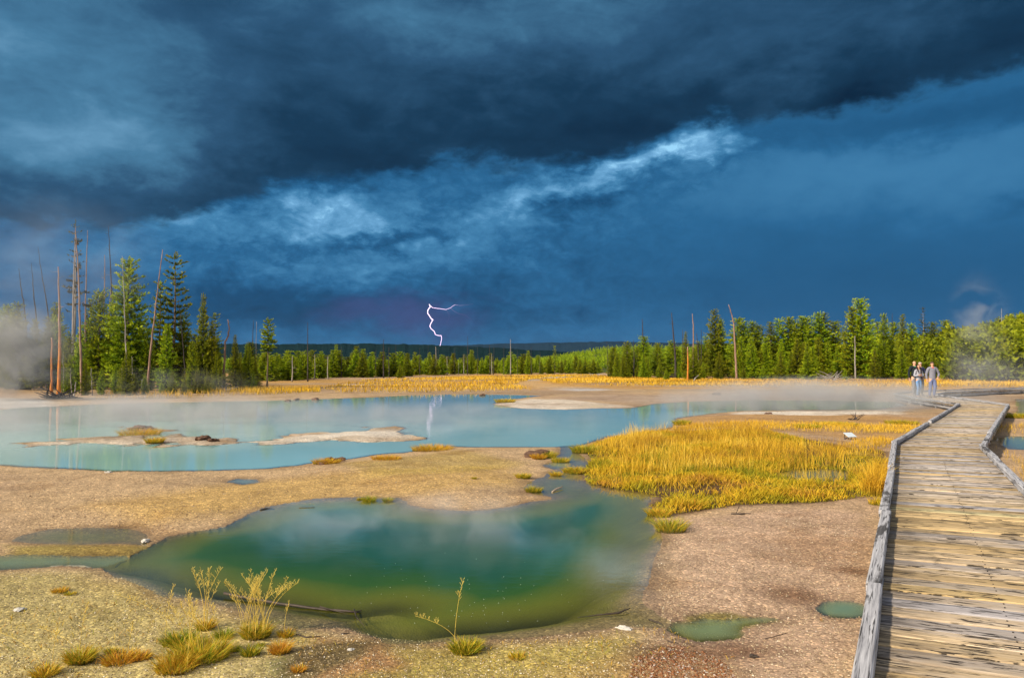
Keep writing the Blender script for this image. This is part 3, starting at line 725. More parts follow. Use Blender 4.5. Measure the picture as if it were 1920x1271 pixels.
h, dep, sdm, bl = ground(X, Y, True)
k = (sdm < .02) & (np.abs(X) > 0)
dens = fbm(X*.8, Y*.8, 4, 15)
# the tall golden stand is thickest at the back and left, and thins out towards the boardwalk side
k &= (RS.rand(len(X)) < np.clip(.75+dens*2.2-.75*smst(X/Y*FPX+960,1430,1540)*smst(Y,14,16), .06, 1))
X, Y, s, h, dens = X[k], Y[k], s[k], h[k], dens[k]
kt = RS.rand(len(X)) < .8
e0 = smst(s, 0, .35)
hgt = (.045+.06*RS.rand(len(X)))*(.7+.5*e0)*np.clip(1+fbm(X*1.8,Y*1.8,3,77)*2.4,.35,2.)*(1-.45*smst(X/Y*FPX+960,1430,1560)*smst(Y,13.5,15)); tint = np.clip(.52+fbm(X*1.5,Y*1.5,3,5)*1.6+RS.normal(0,.18,len(X)), 0, 1)
tint = tint*.8+.25*(fbm(X*.5,Y*.9,2,6)>.05)
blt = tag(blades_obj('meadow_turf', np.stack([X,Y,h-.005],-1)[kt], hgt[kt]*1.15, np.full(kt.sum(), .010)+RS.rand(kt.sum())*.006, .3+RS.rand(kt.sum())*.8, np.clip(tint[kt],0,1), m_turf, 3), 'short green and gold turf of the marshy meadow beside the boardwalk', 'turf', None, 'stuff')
X, Y, s = scatter(GRASS, 42000, 2, margin=.12)
h, dep, sdm, bl = ground(X, Y, True); dens = fbm(X*.55, Y*.55, 3, 29)
pxr = X/Y*FPX+960
backness = smst(Y+fbm(X*.8,Y*.8,3,91)*2.5, 12.0, 13.6)
keep = np.clip(.06+.85*backness*(1-.80*smst(pxr, 1420, 1560))+dens*1.9*(.3+.7*backness), .015, 1)*(1-.9*(sdm > .03))*.75
k = RS.rand(len(X)) < keep; X,Y,s,h = X[k],Y[k],s[k],h[k]
print('stalks', len(X))
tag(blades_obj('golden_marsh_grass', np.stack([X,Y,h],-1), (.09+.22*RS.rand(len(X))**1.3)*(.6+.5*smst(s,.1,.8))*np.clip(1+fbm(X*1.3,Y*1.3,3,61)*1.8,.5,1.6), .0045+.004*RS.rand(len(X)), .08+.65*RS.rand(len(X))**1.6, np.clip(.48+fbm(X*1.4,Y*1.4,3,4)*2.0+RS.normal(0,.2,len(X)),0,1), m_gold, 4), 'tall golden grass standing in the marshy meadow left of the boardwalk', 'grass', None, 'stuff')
# tall clump against the boardwalk
def clump(name, px, py, n, rad, hmin, hmax, mt, seed, label, cat='grass', group=None, lean=.45, w=.007, kind=None, ry=1.0, tmu=.5):
    rs = np.random.RandomState(seed); c = U(px, py); rr = rad*np.sqrt(rs.rand(n)); th = rs.uniform(0, 2*np.pi, n)
    x = c.x+rr*np.cos(th); y = c.y+rr*np.sin(th)*ry; z = ground(x, y)-.004
    ln = np.clip(rs.rand(n)*lean+.12, 0, 1.3)
    o = blades_obj(name, np.stack([x-c.x,y-c.y,z-c.z],-1), hmin+(hmax-hmin)*rs.rand(n), w*(.7+.6*rs.rand(n)), ln, np.clip(rs.normal(tmu,.22,n),0,1), mt, seed+1)
    o.location = c
    return tag(o, label, cat, group, kind)
clump('grass_clump', 1640, 930, 420, .16, .22, .55, m_gold, 41, 'tall bright golden grass clump leaning against the left side of the boardwalk', 'grass', lean=.7)
clump('grass_clump', 1652, 900, 380, .22, .20, .48, m_gold, 42, 'golden grass clump behind the tallest one beside the boardwalk edge', 'grass', lean=.6)
clump('grass_clump', 1650, 948, 260, .14, .05, .14, m_turf, 43, 'low green grass cushion at the foot of the tall golden clump', 'grass', lean=.8)
# belts of golden grass farther off
def belt(name, polys, n, hh, ww, seed, label, mt=m_gold):
    A=[]
    for i, p in enumerate(polys):
        X,Y,s = scatter(p, n[i], seed+i); kk = RS.rand(len(X)) < np.clip(.55+fbm(X*.12,Y*.25,3,7)*3.0, .04, 1); X,Y,s=X[kk],Y[kk],s[kk]
        A.append(np.stack([X,Y,ground(X,Y)],-1))
    P_ = np.concatenate(A); m = len(P_); sc = np.hypot(P_[:,0],P_[:,1])
    tag(blades_obj(name, P_, hh*(.6+.7*RS.rand(m)), ww*sc/60*(.7+.6*RS.rand(m)), .1+.5*RS.rand(m), np.clip(RS.normal(.40,.2,m)+fbm(P_[:,0]*.1,P_[:,1]*.15,3,2)*1.4,0,1), mt, seed), label, 'grass', None, 'stuff')
belt('far_golden_grass', [[(600,728),(700,712),(900,706),(1100,703),(1140,705),(1000,711),(960,722),(1000,732),(850,736),(640,738)],[(1010,713),(1140,706),(1290,712),(1700,714),(2000,716),(2000,726),(1300,726),(1100,724),(1050,720)]], [14000,24000], .30, .045, 51, 'golden grass spread across the distant meadow below the tree line')
belt('shore_grass', [[(180,752),(185,741),(330,738),(420,734),(560,728),(600,727),(600,736),(420,744),(250,752)]], [5200], .38, .03, 55, 'dry golden grass along the far shore below the left grove')
belt('flat_grass', [[(1262,806),(1300,797),(1420,794),(1600,798),(1740,800),(1700,815),(1560,812),(1380,806)],[(1560,838),(1660,820),(1672,842),(1640,850)]], [5200,1500], .13, .022, 58, 'thin rusty grass on the drier ground behind the marshy meadow')
belt('roadside_grass', [[(1868,842),(1888,838),(2000,920),(2100,1000),(1960,960),(1900,880)],[(1850,800),(1990,796),(1990,812),(1850,815)]], [2600,1600], .14, .018, 61, 'rusty gold grass on the right side of the boardwalk')

def tussock(px, py, rad, hgt, n, label, seed, stalks=0, sh=.4, tmu=.4, group=None):
    c = U(px, py); z = gz(c.x, c.y); rs = np.random.RandomState(seed)
    o = empty('grass_tussock', (c.x, c.y, z)); tag(o, label, 'grass tussock', group)
    n = int(n*1.35); rr = rad*.55*np.sqrt(rs.rand(n)); th = rs.uniform(0, 2*np.pi, n)
    pts = np.stack([rr*np.cos(th), rr*np.sin(th), -.006+0*rr], -1)
    # outward lean
    ln = .25+.9*rr/(rad*.55)*rs.uniform(.5, 1.1, n)
    v,q,t,ti,hh = mesh_blades(pts, hgt*(.55+.6*rs.rand(n)), np.full(n,.0036)*(.7+.6*rs.rand(n))*(1+np.hypot(c.x,c.y)*.055), ln, np.clip(rs.normal(tmu,.25,n),0,1), seed)
    # point each blade outwards
    vv = v.reshape(n,7,3); base = pts[:,None,:]; rel = vv-base
    # rotate rel about z so that the lean direction follows th
    tip = rel[:,6]; a = th-np.arctan2(tip[:,1], tip[:,0])+rs.normal(0,.5,n); ca, sa = np.cos(a), np.sin(a)
    rx = rel[...,0]*ca[:,None]-rel[...,1]*sa[:,None]; ry = rel[...,0]*sa[:,None]+rel[...,1]*ca[:,None]
    vv = base+np.stack([rx,ry,rel[...,2]],-1)
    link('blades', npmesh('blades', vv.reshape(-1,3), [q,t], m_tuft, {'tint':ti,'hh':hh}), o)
    if stalks:
        for k in range(stalks):
            m = MBd(); L_ = sh*rs.uniform(.7,1.12); d = rs.uniform(0,2*math.pi) if stalks > 3 else (math.pi if k else .2); cv = rs.uniform(.05,.62) if stalks > 3 else (.85 if k else .12)
            b = V((rs.normal(0,rad*.25), rs.normal(0,rad*.2), 0)); pts3=[]
            for i in range(9):
                t_=i/8; pts3.append(b+V((math.cos(d)*L_*cv*t_**2, math.sin(d)*L_*cv*t_**2*.6, L_*t_*(1-.35*cv*t_))))
            m.tube(pts3, [.0019*(1-.6*i/8) for i in range(9)], 4, tint=.5, hh=1.0)
            for i in range(22):     # seed head
                t_=rs.uniform(.68,1.0); j=t_*8; i0=min(7,int(j)); p=pts3[i0].lerp(pts3[i0+1], j-i0); a_=rs.uniform(0,6.28); rr_=L_*.048*(1.25-t_)*2.0*rs.uniform(.3,1)
                q1=p+V((math.cos(a_)*rr_, math.sin(a_)*rr_, rs.uniform(.3,1.3)*rr_+.006)); m.tube([p,q1],[.0006,.0004],3,tint=.7,hh=1.0)
                for w_ in range(2):
                    q2 = p.lerp(q1, 1-.35*w_); m.tube([q2, q2+(q1-p).normalized()*.007+V((0,0,.002)), q2+(q1-p).normalized()*.013+V((0,0,-.002))],[.0006,.0013,.0004],4,tint=.95,hh=1.0)
            m.build('seed_stalk', m_stalk, o)
    return o
FR='tussocks in the foreground gravel'
tussock(480,1188,.16,.11,420,'foreground tussock carrying the densest fan of tall seed stalks',101,26,.44,.45,FR)
tussock(385,1172,.10,.09,160,'small tussock at the foot of two leaning seed stalks left of the dense fan',102,7,.44,.6,FR)
tussock(375,1235,.30,.12,900,'largest foreground tussock, a wide green and gold mat below the seed stalks',103,8,.44,.45,FR)
tussock(335,1205,.17,.10,420,'bushy green tussock on the upper left of the largest foreground mat',104,2,.5,.25,FR)
tussock(330,1258,.20,.10,420,'golden tussock at the lower left rim of the largest foreground mat',105,1,.4,.65,FR)
tussock(420,1190,.09,.07,180,'dark green little tussock between the mat and the seed-stalk fan',106,0,.4,.2,FR)
tussock(150,1240,.14,.09,420,'spiky brown and green tussock alone at lower left',107,2,.38,.5,FR)
tussock(225,1240,.17,.07,360,'low orange grass mat right of the spiky lower left tussock',108,1,.3,.85,FR)
tussock(262,1236,.10,.06,200,'orange grass bump touching the low orange mat',109,0,.3,.85,FR)
tussock(208,1220,.06,.05,100,'tiny green sprig above the low orange mat',110,0,.3,.4,FR)
tussock(85,1268,.12,.07,240,'golden tussock cut by the bottom edge at lower left',111,2,.35,.6,FR)
tussock(470,1230,.09,.08,200,'bright green tussock right of the largest mat',112,0,.3,.25,FR)
tussock(440,1218,.045,.05,90,'tiny bright green sprig just left of the bright green tussock',113,0,.3,.2,FR)
tussock(526,1226,.10,.08,260,'round reddish brown tussock at the edge of the red soil',114,0,.3,.95,FR)
tussock(536,1186,.08,.06,170,'small gold tussock right of the seed-stalk fan',115,1,.28,.6,FR)
tussock(488,1206,.04,.03,60,'flat green sprig under the seed-stalk fan',116,0,.3,.3,FR)
tussock(873,1214,.17,.085,480,'lone tussock on the near shore with one upright and one arching seed stalk',117,2,.47,.35,FR)
tussock(970,1228,.09,.045,140,'low yellow moss tussock right of the lone shore tussock',118,0,.3,.6,FR)
tussock(112,1104,.10,.045,150,'brown tussock standing alone on the yellow gravel',119,0,.3,.75,FR)
tussock(132,1108,.07,.035,90,'small greener tussock touching the lone brown one',120,0,.3,.4,FR)
tussock(560,1262,.06,.05,110,'small dark brown tussock at the bottom edge beside the red soil',121,0,.3,.98,FR)
BR='tussocks along the pool banks'
for i,(x,y,r,h_,tm,lb) in enumerate([(692,934,.13,.11,.3,'larger of the two green tussocks on the tan bank above the green pool'),(727,935,.085,.09,.3,'right-hand green tussock on the tan bank above the green pool'),(578,941,.075,.08,.4,'tiny green tussock at the upper left rim of the green pool'),
    (675,932,.05,.05,.4,'sprig just left of the larger tussock on the tan bank'),(1000,918,.20,.11,.35,'rounded green tussock at the narrow end of the tan bank'),(981,894,.20,.10,.45,'rounded tussock a step behind the one at the bank tip'),
    (1082,884,.26,.16,.5,'gold tussock in the channel left of the golden meadow'),(1042,888,.16,.10,.6,'small brown tussock in the channel'),(1068,882,.2,.12,.5,'bushy tussock left of the gold channel tussock'),(1051,863,.3,.12,.45,'flat green tussock by the channel mouth'),(1025,855,.34,.15,.35,'green mossy tussock on the dark hummock by the channel mouth'),
    (1010,858,.24,.13,.85,'brown tussock on the dark hummock by the channel mouth'),(1098,846,.55,.20,.3,'broad green cushion at the left corner of the golden meadow'),(1257,990,.30,.17,.38,'large green and gold tussock standing apart on the right shore of the green pool'),
    (1235,962,.26,.12,.6,'low gold tussock joining the meadow edge above the lone shore tussock'),(1300,948,.3,.13,.55,'gold tussock at the lower left lobe of the meadow'),(725,862,.5,.10,.85,'flat dry tussock on the tan bank below the white spit'),(810,842,.8,.16,.75,'wide dry tussock by the near shore of the blue pool'),
    (612,867,.45,.12,.8,'dry tussock beside dark lumps on the near shore of the blue pool'),(262,812,.9,.28,.75,'dry grassy hump on the long spit in the blue pool'),(290,829,.35,.16,.6,'green tussock on the near rim of the long spit'),(150,831,.4,.14,.7,'sprig near the white left end of the long spit'),
    (1278,795,.45,.2,.35,'round green tussock right of the blue pool'),(1568,798,1.2,.12,.4,'long flat green tussock on the flat behind the meadow'),(1515,803,.7,.12,.35,'green tussock left of the long flat one behind the meadow'),(1690,795,.9,.14,.4,'green tussock near the bend of the boardwalk'),
    (889,900,.06,.04,.4,'tiny green dot of grass in the middle of the tan bank'),(775,746,.5,.25,.5,'small tussock on the far shore of the blue pool'),(1912,783,1.0,.22,.4,'green tussock on the flat right of the boardwalk'),(947,755,.9,.25,.5,'dark green tussock at the tip of the white mound')]):
    tussock(x,y,r,h_,min(700,int(160+r*900)),lb,200+i*3,0,.3,tm,BR)

# ================================================================ trees
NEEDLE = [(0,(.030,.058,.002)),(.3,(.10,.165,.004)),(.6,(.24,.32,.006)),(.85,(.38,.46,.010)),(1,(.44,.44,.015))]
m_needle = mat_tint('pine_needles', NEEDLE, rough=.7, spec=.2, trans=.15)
m_needle_grey = mat_tint('sparse_needles', [(0,(.05,.06,.015)),(.5,(.11,.12,.03)),(1,(.17,.17,.06))], rough=.8, spec=.1)
m_bark = mat_bark('pine_bark', (.07,.05,.035), (.16,.12,.085), (.26,.21,.16))
m_bark_orange = mat_bark('orange_stripped_bark', (.30,.10,.02), (.55,.20,.035), (.66,.34,.09))
def mat_stripped():
    g = G('orange_stripped_bark'); p = g.obj(); n = g.noise(g.vmul(p, (6,6,1.2)), 1.6, 5, .65); z = g.n('ShaderNodeSeparateXYZ'); g.l(p, z.inputs[0])
    lo = g.ramp(n, [(.3,(.30,.10,.02)),(.52,(.62,.22,.035)),(.72,(.70,.36,.09))]); hi = g.ramp(n, [(.3,(.20,.12,.10)),(.52,(.34,.22,.18)),(.72,(.42,.31,.26))])
    return g.done(g.bsdf(g.mix(g.mr(g.math('ADD', z.outputs[2], n), 3.2, 5.2, 0, 1), lo, hi), .85, .2, g.bump(n, .5, .03)))
m_bark_orange = mat_stripped()
m_bark_red = mat_bark('reddish_dead_bark', (.13,.08,.06), (.30,.19,.14), (.42,.30,.24))  # bark colour paled and greyed to look faded by steam
m_bark_grey = mat_bark('grey_dead_wood', (.16,.14,.13), (.30,.27,.25), (.45,.42,.39))
m_bark_dark = mat_bark('charred_wood', (.02,.018,.02), (.06,.05,.05), (.11,.09,.085))
def tufts(P_, Dn_, size, rs, tint, k=5):
    """needle tufts: k slim leaf-shaped triangles fanned round each branch point"""
    n = len(P_); P2 = np.repeat(P_, k, 0); D2 = np.repeat(Dn_, k, 0); s2 = np.repeat(size, k)*rs.uniform(.7,1.3,n*k); t2 = np.clip(np.repeat(tint, k)+rs.normal(0,.10,n*k),0,1)
    d = D2+rs.normal(0,.62,(n*k,3)); d[:,2] += .25; d /= np.linalg.norm(d,axis=1)[:,None]
    w = np.cross(d, rs.normal(0,1,(n*k,3))); w /= np.linalg.norm(w,axis=1)[:,None]+1e-9
    base = P2+rs.normal(0,.25,(n*k,3))*s2[:,None]*.4
    v = np.stack([base-w*s2[:,None]*.21, base+w*s2[:,None]*.21, base+d*s2[:,None]], 1)
    return v.reshape(-1,3), np.arange(n*k*3).reshape(-1,3), np.repeat(t2, 3)
def pine_mesh(seed, H=10., width=.2, base=.12, dens=1.0, power=.8, tuftsize=.24, grey=False, kk=5, top=0):
    """returns (trunk mesh, crown mesh); height 10, crown radius width*H"""
    rs = np.random.RandomState(seed); rnd = random.Random(seed)
    bend = rs.uniform(-.02,.02,2); tm = MBd()
    ax = lambda t: V((bend[0]*H*math.sin(t*2.6), bend[1]*H*math.sin(t*2.1+.4), H*t))
    rb = .013*H
    tm.tube([ax(t)-(V((0,0,.25)) if t == 0 else V((0,0,0))) for t in (0,.05,.15,.3,.5,.7,.85,.985)], [rb*1.25,rb,rb*.85,rb*.72,rb*.55,rb*.35,rb*.18,rb*.05], 7, .1)
    P_=[]; Dr=[]; Sz=[]; Ti=[]
    z = base*H; ga = rs.uniform(0,6.28)
    lob = rs.uniform(0,6.28,3)
    while z < H*.99:
        t = (z-base*H)/(H*(1-base)); prof = (1-t)**power*(.55+.45*min(1, t/.12)) ; 
        nb = int(round((4.2+3.2*(1-t))*dens))
        for b in range(nb):
            ga += 2.399+rs.uniform(-.4,.4); Rr = width*H*prof*rs.uniform(.55,1.15)*(1+.18*math.sin(ga*2+lob[0]+t*5))+.05*H*.35*(t>.9)+.12
            if rs.rand() < .07: Rr *= 1.25
            el0 = -.22+.75*t+rs.uniform(-.12,.12); d = V((math.cos(ga), math.sin(ga), math.tan(el0)))
            st = ax(z/H); curl = .22+.18*rs.rand(); m = max(2, int(Rr/(.125*(H/10))))
            for i in range(m):
                s_ = (i+.6)/m
                if s_ < .16 and Rr > .7: continue
                p = st+d*(Rr*s_)+V((0,0,curl*Rr*s_**2*.7-.10*Rr*s_)); sp = .10*Rr*(1-s_*.4)
                for q in range(2 if s_ < .95 and Rr > .5 else 1):
                    P_.append((p.x+rs.normal(0,sp), p.y+rs.normal(0,sp), p.z+rs.normal(0,.35*sp))); Dr.append((d.x*.9, d.y*.9, .35+t*.5))
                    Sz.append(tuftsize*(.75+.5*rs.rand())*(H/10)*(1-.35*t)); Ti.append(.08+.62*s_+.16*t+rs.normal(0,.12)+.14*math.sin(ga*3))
            if b % 2 == 0 and Rr > .35:
                e_ = st+d*(Rr*.85)+V((0,0,curl*Rr*.5-.08*Rr)); mid = st+d*(Rr*.45)-V((0,0,.03*Rr))
                tm.tube([st, mid, e_], [rb*.16, rb*.11, rb*.04], 3)
        z += H*rs.uniform(.019,.030)/max(.6,dens)
    for i in range(8): P_.append(tuple(ax(.965+.005*i))); Dr.append((0,0,1)); Sz.append(tuftsize*.6*(H/10)); Ti.append(.8)
    v,f,ti = tufts(np.array(P_), np.array(Dr), np.array(Sz), rs, np.array(Ti), kk)
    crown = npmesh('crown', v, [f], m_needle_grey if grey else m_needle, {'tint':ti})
    tme = bpy.data.meshes.new('trunk'); tme.from_pydata(tm.v, [], tm.f); tme.update(); tme.materials.append(m_bark_grey if grey else m_bark)
    return tme, crown
VAR = {'wide':[pine_mesh(1,width=.20,base=.04,power=.85), pine_mesh(2,width=.23,base=.05,power=.75), pine_mesh(3,width=.19,base=.06,power=.7)],
       'cone':[pine_mesh(4,width=.27,base=.01,power=.95,dens=1.1), pine_mesh(5,width=.24,base=.01,power=.9)],
       'slim':[pine_mesh(6,width=.13,base=.08,power=.7), pine_mesh(7,width=.15,base=.06,power=.6,dens=.95)],
       'open':[pine_mesh(8,width=.125,base=.14,power=.45,dens=.62,tuftsize=.26), pine_mesh(9,width=.14,base=.2,power=.5,dens=.6)],
       'bushy':[pine_mesh(10,width=.15,base=.03,power=.42,dens=1.1), pine_mesh(12,width=.17,base=.02,power=.5,dens=1.1)],
       'poor':[pine_mesh(13,width=.12,base=.55,power=.4,dens=.7,tuftsize=.3), pine_mesh(14,width=.10,base=.6,power=.3,dens=.7,tuftsize=.3)],
       'ghost':[pine_mesh(15,width=.06,base=.52,power=.25,dens=.36,tuftsize=.22,grey=True,kk=3)],
       'crest':[pine_mesh(16,width=.040,base=.88,power=.2,dens=.5,tuftsize=.17,grey=True,kk=3)],
       'spruce':[pine_mesh(17,width=.13,base=.15,power=.8,dens=.5,tuftsize=.24,grey=True)],
       'far':[pine_mesh(20+i,width=w,base=.03,power=pw,kk=3,dens=.75,tuftsize=.42) for i,(w,pw) in enumerate([(.2,.8),(.17,.6),(.24,.85),(.14,.6)])]}
def pine(px, tip, by, kind, label, cat='pine tree', group=None, wid=1.0, vi=None, rz=None, lean=0.0):
    p = U(px, by); H = atd(px, tip, p.y).z; z0 = gz(p.x, p.y); H = H-z0
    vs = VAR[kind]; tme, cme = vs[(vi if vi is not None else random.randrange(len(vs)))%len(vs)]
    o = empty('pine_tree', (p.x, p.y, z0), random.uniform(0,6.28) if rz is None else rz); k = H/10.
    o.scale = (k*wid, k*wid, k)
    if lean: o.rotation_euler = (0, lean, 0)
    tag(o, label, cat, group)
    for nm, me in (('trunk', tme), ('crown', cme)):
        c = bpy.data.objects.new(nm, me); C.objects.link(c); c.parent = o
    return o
def snag(pts, by, r, mt, label, branches=0, seed=0, group=None, blen=.5, taper=.35, fork=None, z0=None, cat='dead tree', bz=(.35,.97)):
    """dead trunk through photo points (top first, base last), standing at the ground under by"""
    p = U(pts[-1][0], by); d = p.y; rs = random.Random(seed)
    P3 = [atd(x, y, d) for x, y in reversed(pts)]; g0 = gz(P3[0].x, d); P3[0] = V((P3[0].x, d, min(P3[0].z, g0)-.05 if abs(pts[-1][1]-by) < 3 else g0-.05))
    r *= .72; taper *= .75
    o = V((P3[0].x, d, g0)); P3 = [q-o for q in P3]
    Q = []
    for i in range(len(P3)-1):
        n = 4
        for k in range(n): Q.append(P3[i].lerp(P3[i+1], k/n)+V((rs.uniform(-.02,.02), rs.uniform(-.05,.05), 0))*(1 if k else 0))
    Q.append(P3[-1]); n = len(Q); m = MBd(); m.tube(Q, [r*(1-(1-taper)*i/(n-1))*(1.25 if i == 0 else 1) for i in range(n)], 7, .10)
    H = Q[-1].z
    for b in range(branches):
        t = rs.uniform(*bz); j = t*(n-1); i0 = min(n-2, int(j)); q = Q[i0].lerp(Q[i0+1], j-i0); a = rs.uniform(0, 6.28); l = blen*rs.uniform(.35,1.1)*(1.15-t*.6)
        dd = V((math.cos(a), math.sin(a), rs.uniform(-.25,.45))); e = q+dd*l*.6; e2 = q+dd*l+V((0,0,l*.22*rs.choice((-1,1,1))))
        rb = r*.22*(1.1-t*.6); m.tube([q, e, e2], [rb, rb*.6, rb*.25], 4)
        if rs.random() < .5: m.tube([e, e+V((rs.uniform(-.3,.3)*l, rs.uniform(-.3,.3)*l, l*.35))], [rb*.5, rb*.15], 3)
    if fork:
        Fp = [atd(x, y, d)-o for x, y in fork]; m.tube(Fp, [r*.7, r*.55, r*.35, r*.15][:len(Fp)], 6, .1)
    ob = m.build('dead_tree', mt, None, True); ob.location = o
    return tag(ob, label, cat, group)

# ---- left grove
LG = 'pines of the left grove'
for x,t,b,k,w,lb in [(237,489,733,'bushy',1.05,'big dense pine of the left grove with broad rounded shoulders and a bright left side'),
    (320,477,731,'open',1.15,'tallest pine of the left grove with an open crown of upturned branch ends'),
    (297,528,729,'open',1.05,'pine standing close behind the leaning bare trunk in the left grove'),
    (378,551,734,'cone',.62,'brownish green cone-shaped pine in the right half of the left grove'),
    (183,549,731,'bushy',1.0,'bushy pine just right of the tall bare reddish trunk'),
    (168,562,727,'wide',.9,'pine partly behind the bushy one beside the tall bare reddish trunk'),
    (209,556,730,'wide',.9,'pine between the two big bushy pines of the left grove'),
    (347,586,730,'slim',1.1,'dark slim pine between the tallest pine and the brownish cone-shaped one'),
    (404,588,731,'open',1.0,'loose pine with tufted right side, next right of the brownish cone-shaped one'),
    (397,602,734,'wide',.8,'bright green pine in front of the loose tufted one'),
    (440,628,731,'cone',.7,'dark pointed pine right of the trunk with the hooked top'),
    (262,600,728,'wide',.9,'pine filling the dip right of the big bushy pine'),
    (277,618,733,'bushy',.9,'pine low behind the foot of the leaning bare trunk'),
    (150,610,739,'wide',.8,'pine behind the foot of the tall bare reddish trunk'),
    (127,622,738,'wide',1.,'pine behind the bright orange bare trunk'),
    (312,610,735,'bushy',.9,'dense lower pine in front of the tallest one'),
    (360,640,737,'wide',.9,'lower pine at the left foot of the brownish cone-shaped pine'),
    (461,655,730,'wide',.8,'small pine at the right end of the left grove'),
    (478,668,730,'cone',.8,'bright small pine ending the left grove, in front of the pale thin snags'),
    (500,600,727,'poor',1.15,'pine with bare trunk and lone tufted crown right of the left grove'),
    (237,660,742,'cone',.95,'light green young pine at the front of the left grove, below the big dense pine'),
    (217,682,741,'wide',.9,'light green young pine left of the front cone-shaped young pine'),
    (322,697,739,'cone',1.1,'young pine with pale green spread at the front, below the tallest pine'),
    (345,705,740,'cone',1.15,'rounded young pine just left of the centre front of the left grove'),
    (368,690,738,'cone',.95,'pointed young pine at the front, below the brownish cone-shaped pine'),
    (388,698,738,'cone',.9,'young pine at the front, next right of the pointed one'),
    (303,715,738,'cone',1.2,'low bright young pine left of the pale green spread one'),
    (272,700,741,'cone',1.0,'young pine beside the short bare stub at the front of the left grove'),
    (405,668,735,'wide',.9,'young pine just left of the trunk with the hooked top'),
    (452,700,733,'cone',.9,'young pine right of the foot of the trunk with the hooked top'),
    (475,697,732,'cone',.9,'last bright young pine at the right foot of the left grove'),
    (190,690,742,'wide',1.0,'young pine at the front edge in the thin steam'),
    (160,680,742,'wide',.9,'green shrubby pine between the two orange-streaked trunks and the thin steam'),
    (130,665,741,'wide',1.0,'shrubby pine right beside the bright orange trunk'),
    (252,705,740,'cone',1.2,'low spreading young pine in the grey steam below the big dense pine'),
    (420,685,733,'wide',.9,'young pine right behind the hooked trunk foot')]:
    pine(x,t,b,k,lb,'pine tree',LG,w)
rr = random.Random(5)
for i in range(34):
    x = rr.uniform(90, 480); pine(x, rr.uniform(625,668)+max(0,(x-400)*.25), rr.uniform(722,731), rr.choice(['wide','bushy','slim','wide']), 'dark green pine packed inside the left grove behind the front trees', 'pine tree', 'pines packed inside the left grove', rr.uniform(.9,1.2))
for i in range(24):
    x = rr.uniform(-60, 110); pine(x, rr.uniform(555,600)if i%2 else rr.uniform(600,650), rr.uniform(722,732), rr.choice(['wide','bushy','slim']), 'pine standing in the thick steam at the left edge', 'pine tree', 'pines in the steam at the left edge', rr.uniform(.9,1.2))
DG = 'dead trunks of the left grove'
snag([(109,500),(111,560),(112,640),(110,742)],742,.155,m_bark_orange,'bright orange bare trunk at the left shore, thickest and brightest of the dead trunks',5,1,DG,.9,.35)
snag([(97,633),(97,690),(97,736)],737,.12,m_bark_orange,'short orange bare trunk left of the bright orange one',0,2,DG,.4,.7)
snag([(142,425),(143,460),(148,540),(150,620),(152,690),(154,742)],742,.125,m_bark_red,'tallest thin reddish trunk at the left, with wisps of needles on top',7,3,DG,.5,.3)
snag([(164,432),(162,500),(160,625),(158,728)],728,.12,m_bark_red,'bare pinkish trunk just right of the tallest reddish trunk',9,4,DG,.5,.25)
snag([(196,478),(196,540),(194,608),(200,622),(201,697),(200,728)],728,.14,m_bark_red,'bare trunk with a forked elbow left of the big dense pine',16,5,DG,.9,.3,fork=[(200,624),(205,600),(206,570),(208,540)])
snag([(203,424),(206,480),(210,560),(211,727)],727,.12,m_bark_dark,'tall dark snag with many bare side twigs beside the big dense pine',20,6,DG,.8,.22)
snag([(229,480),(233,560),(237,662),(237,735)],735,.085,m_bark_grey,'thin pale bare trunk standing in front of the big dense pine',6,7,DG,.4,.3)
snag([(305,468),(297,530),(288,610),(281,670),(277,702)],737,.125,m_bark_red,'long leaning brown bare trunk in front of the tallest pine',5,8,DG,.4,.3)
snag([(334,563),(341,620),(347,690),(348,733)],733,.085,m_bark_dark,'thin dark leaning snag right of the tallest pine',6,9,DG,.5,.3)
snag([(427,599),(430,615),(428,630),(422,641),(421,680),(416,731)],733,.125,m_bark_red,'bare brown trunk with a hooked curving top at the right of the left grove',4,10,DG,.5,.5)
snag([(267,711),(266,722),(265,737)],739,.07,m_bark_grey,'short pale stub standing at the front of the left grove',1,11,DG,.3,.8)
snag([(142,716),(141,730),(139,744)],745,.07,m_bark_grey,'short pale stub right of the bright orange trunk',1,12,DG,.5,.6)
snag([(475,600),(474,640),(473,671)],728,.075,m_bark_dark,'dark thin snag left of the pine with the lone tufted crown',3,13,DG,.5,.4)
snag([(481,603),(480,680),(480,720)],728,.06,m_bark_grey,'pale thin snag left of the pine with the lone tufted crown',5,14,DG,.4,.4)
snag([(577,604),(577,660),(577,716)],716,.13,m_bark_dark,'straight black trunk standing alone in front of the middle tree line',6,15,None,.8,.35)
for i,(a,b_,c) in enumerate([((35,503),(45,572),'left'),((59,493),(66,575),'middle'),((71,463),(90,585),'right')]):
    snag([a,((a[0]+b_[0])/2-1,(a[1]+b_[1])/2),b_,(b_[0]+12,728)],728,.10,m_bark_dark,'%s of the three bare leaning trunks rising out of the left steam'%c,8,20+i,DG,.5,.25)
pine(137,414,736,'crest','wispy pine crest of thin needles on the tallest thin trunk at the left','pine tree',LG,.8,0,0.5)
pine(131,448,730,'ghost','hazy grey pine with sparse flat branches between the bare trunks at left','pine tree',LG,1.1,0,1.2)
for i,(x,t,b_) in enumerate([(118,660,741),(228,690,741),(171,690,742),(247,668,735),(132,690,742)]):
    snag([(x,t),(x+1,(t+b_)/2),(x+2,b_)],b_,.05,m_bark_grey,['grey bare sapling behind the bright orange trunk','grey bare sapling below the big dense pine','thin grey dead sapling in the thin steam','pale broken stem right below the big dense pine','grey sapling right of the short stub'][i],14,30+i,DG,.7,.4)

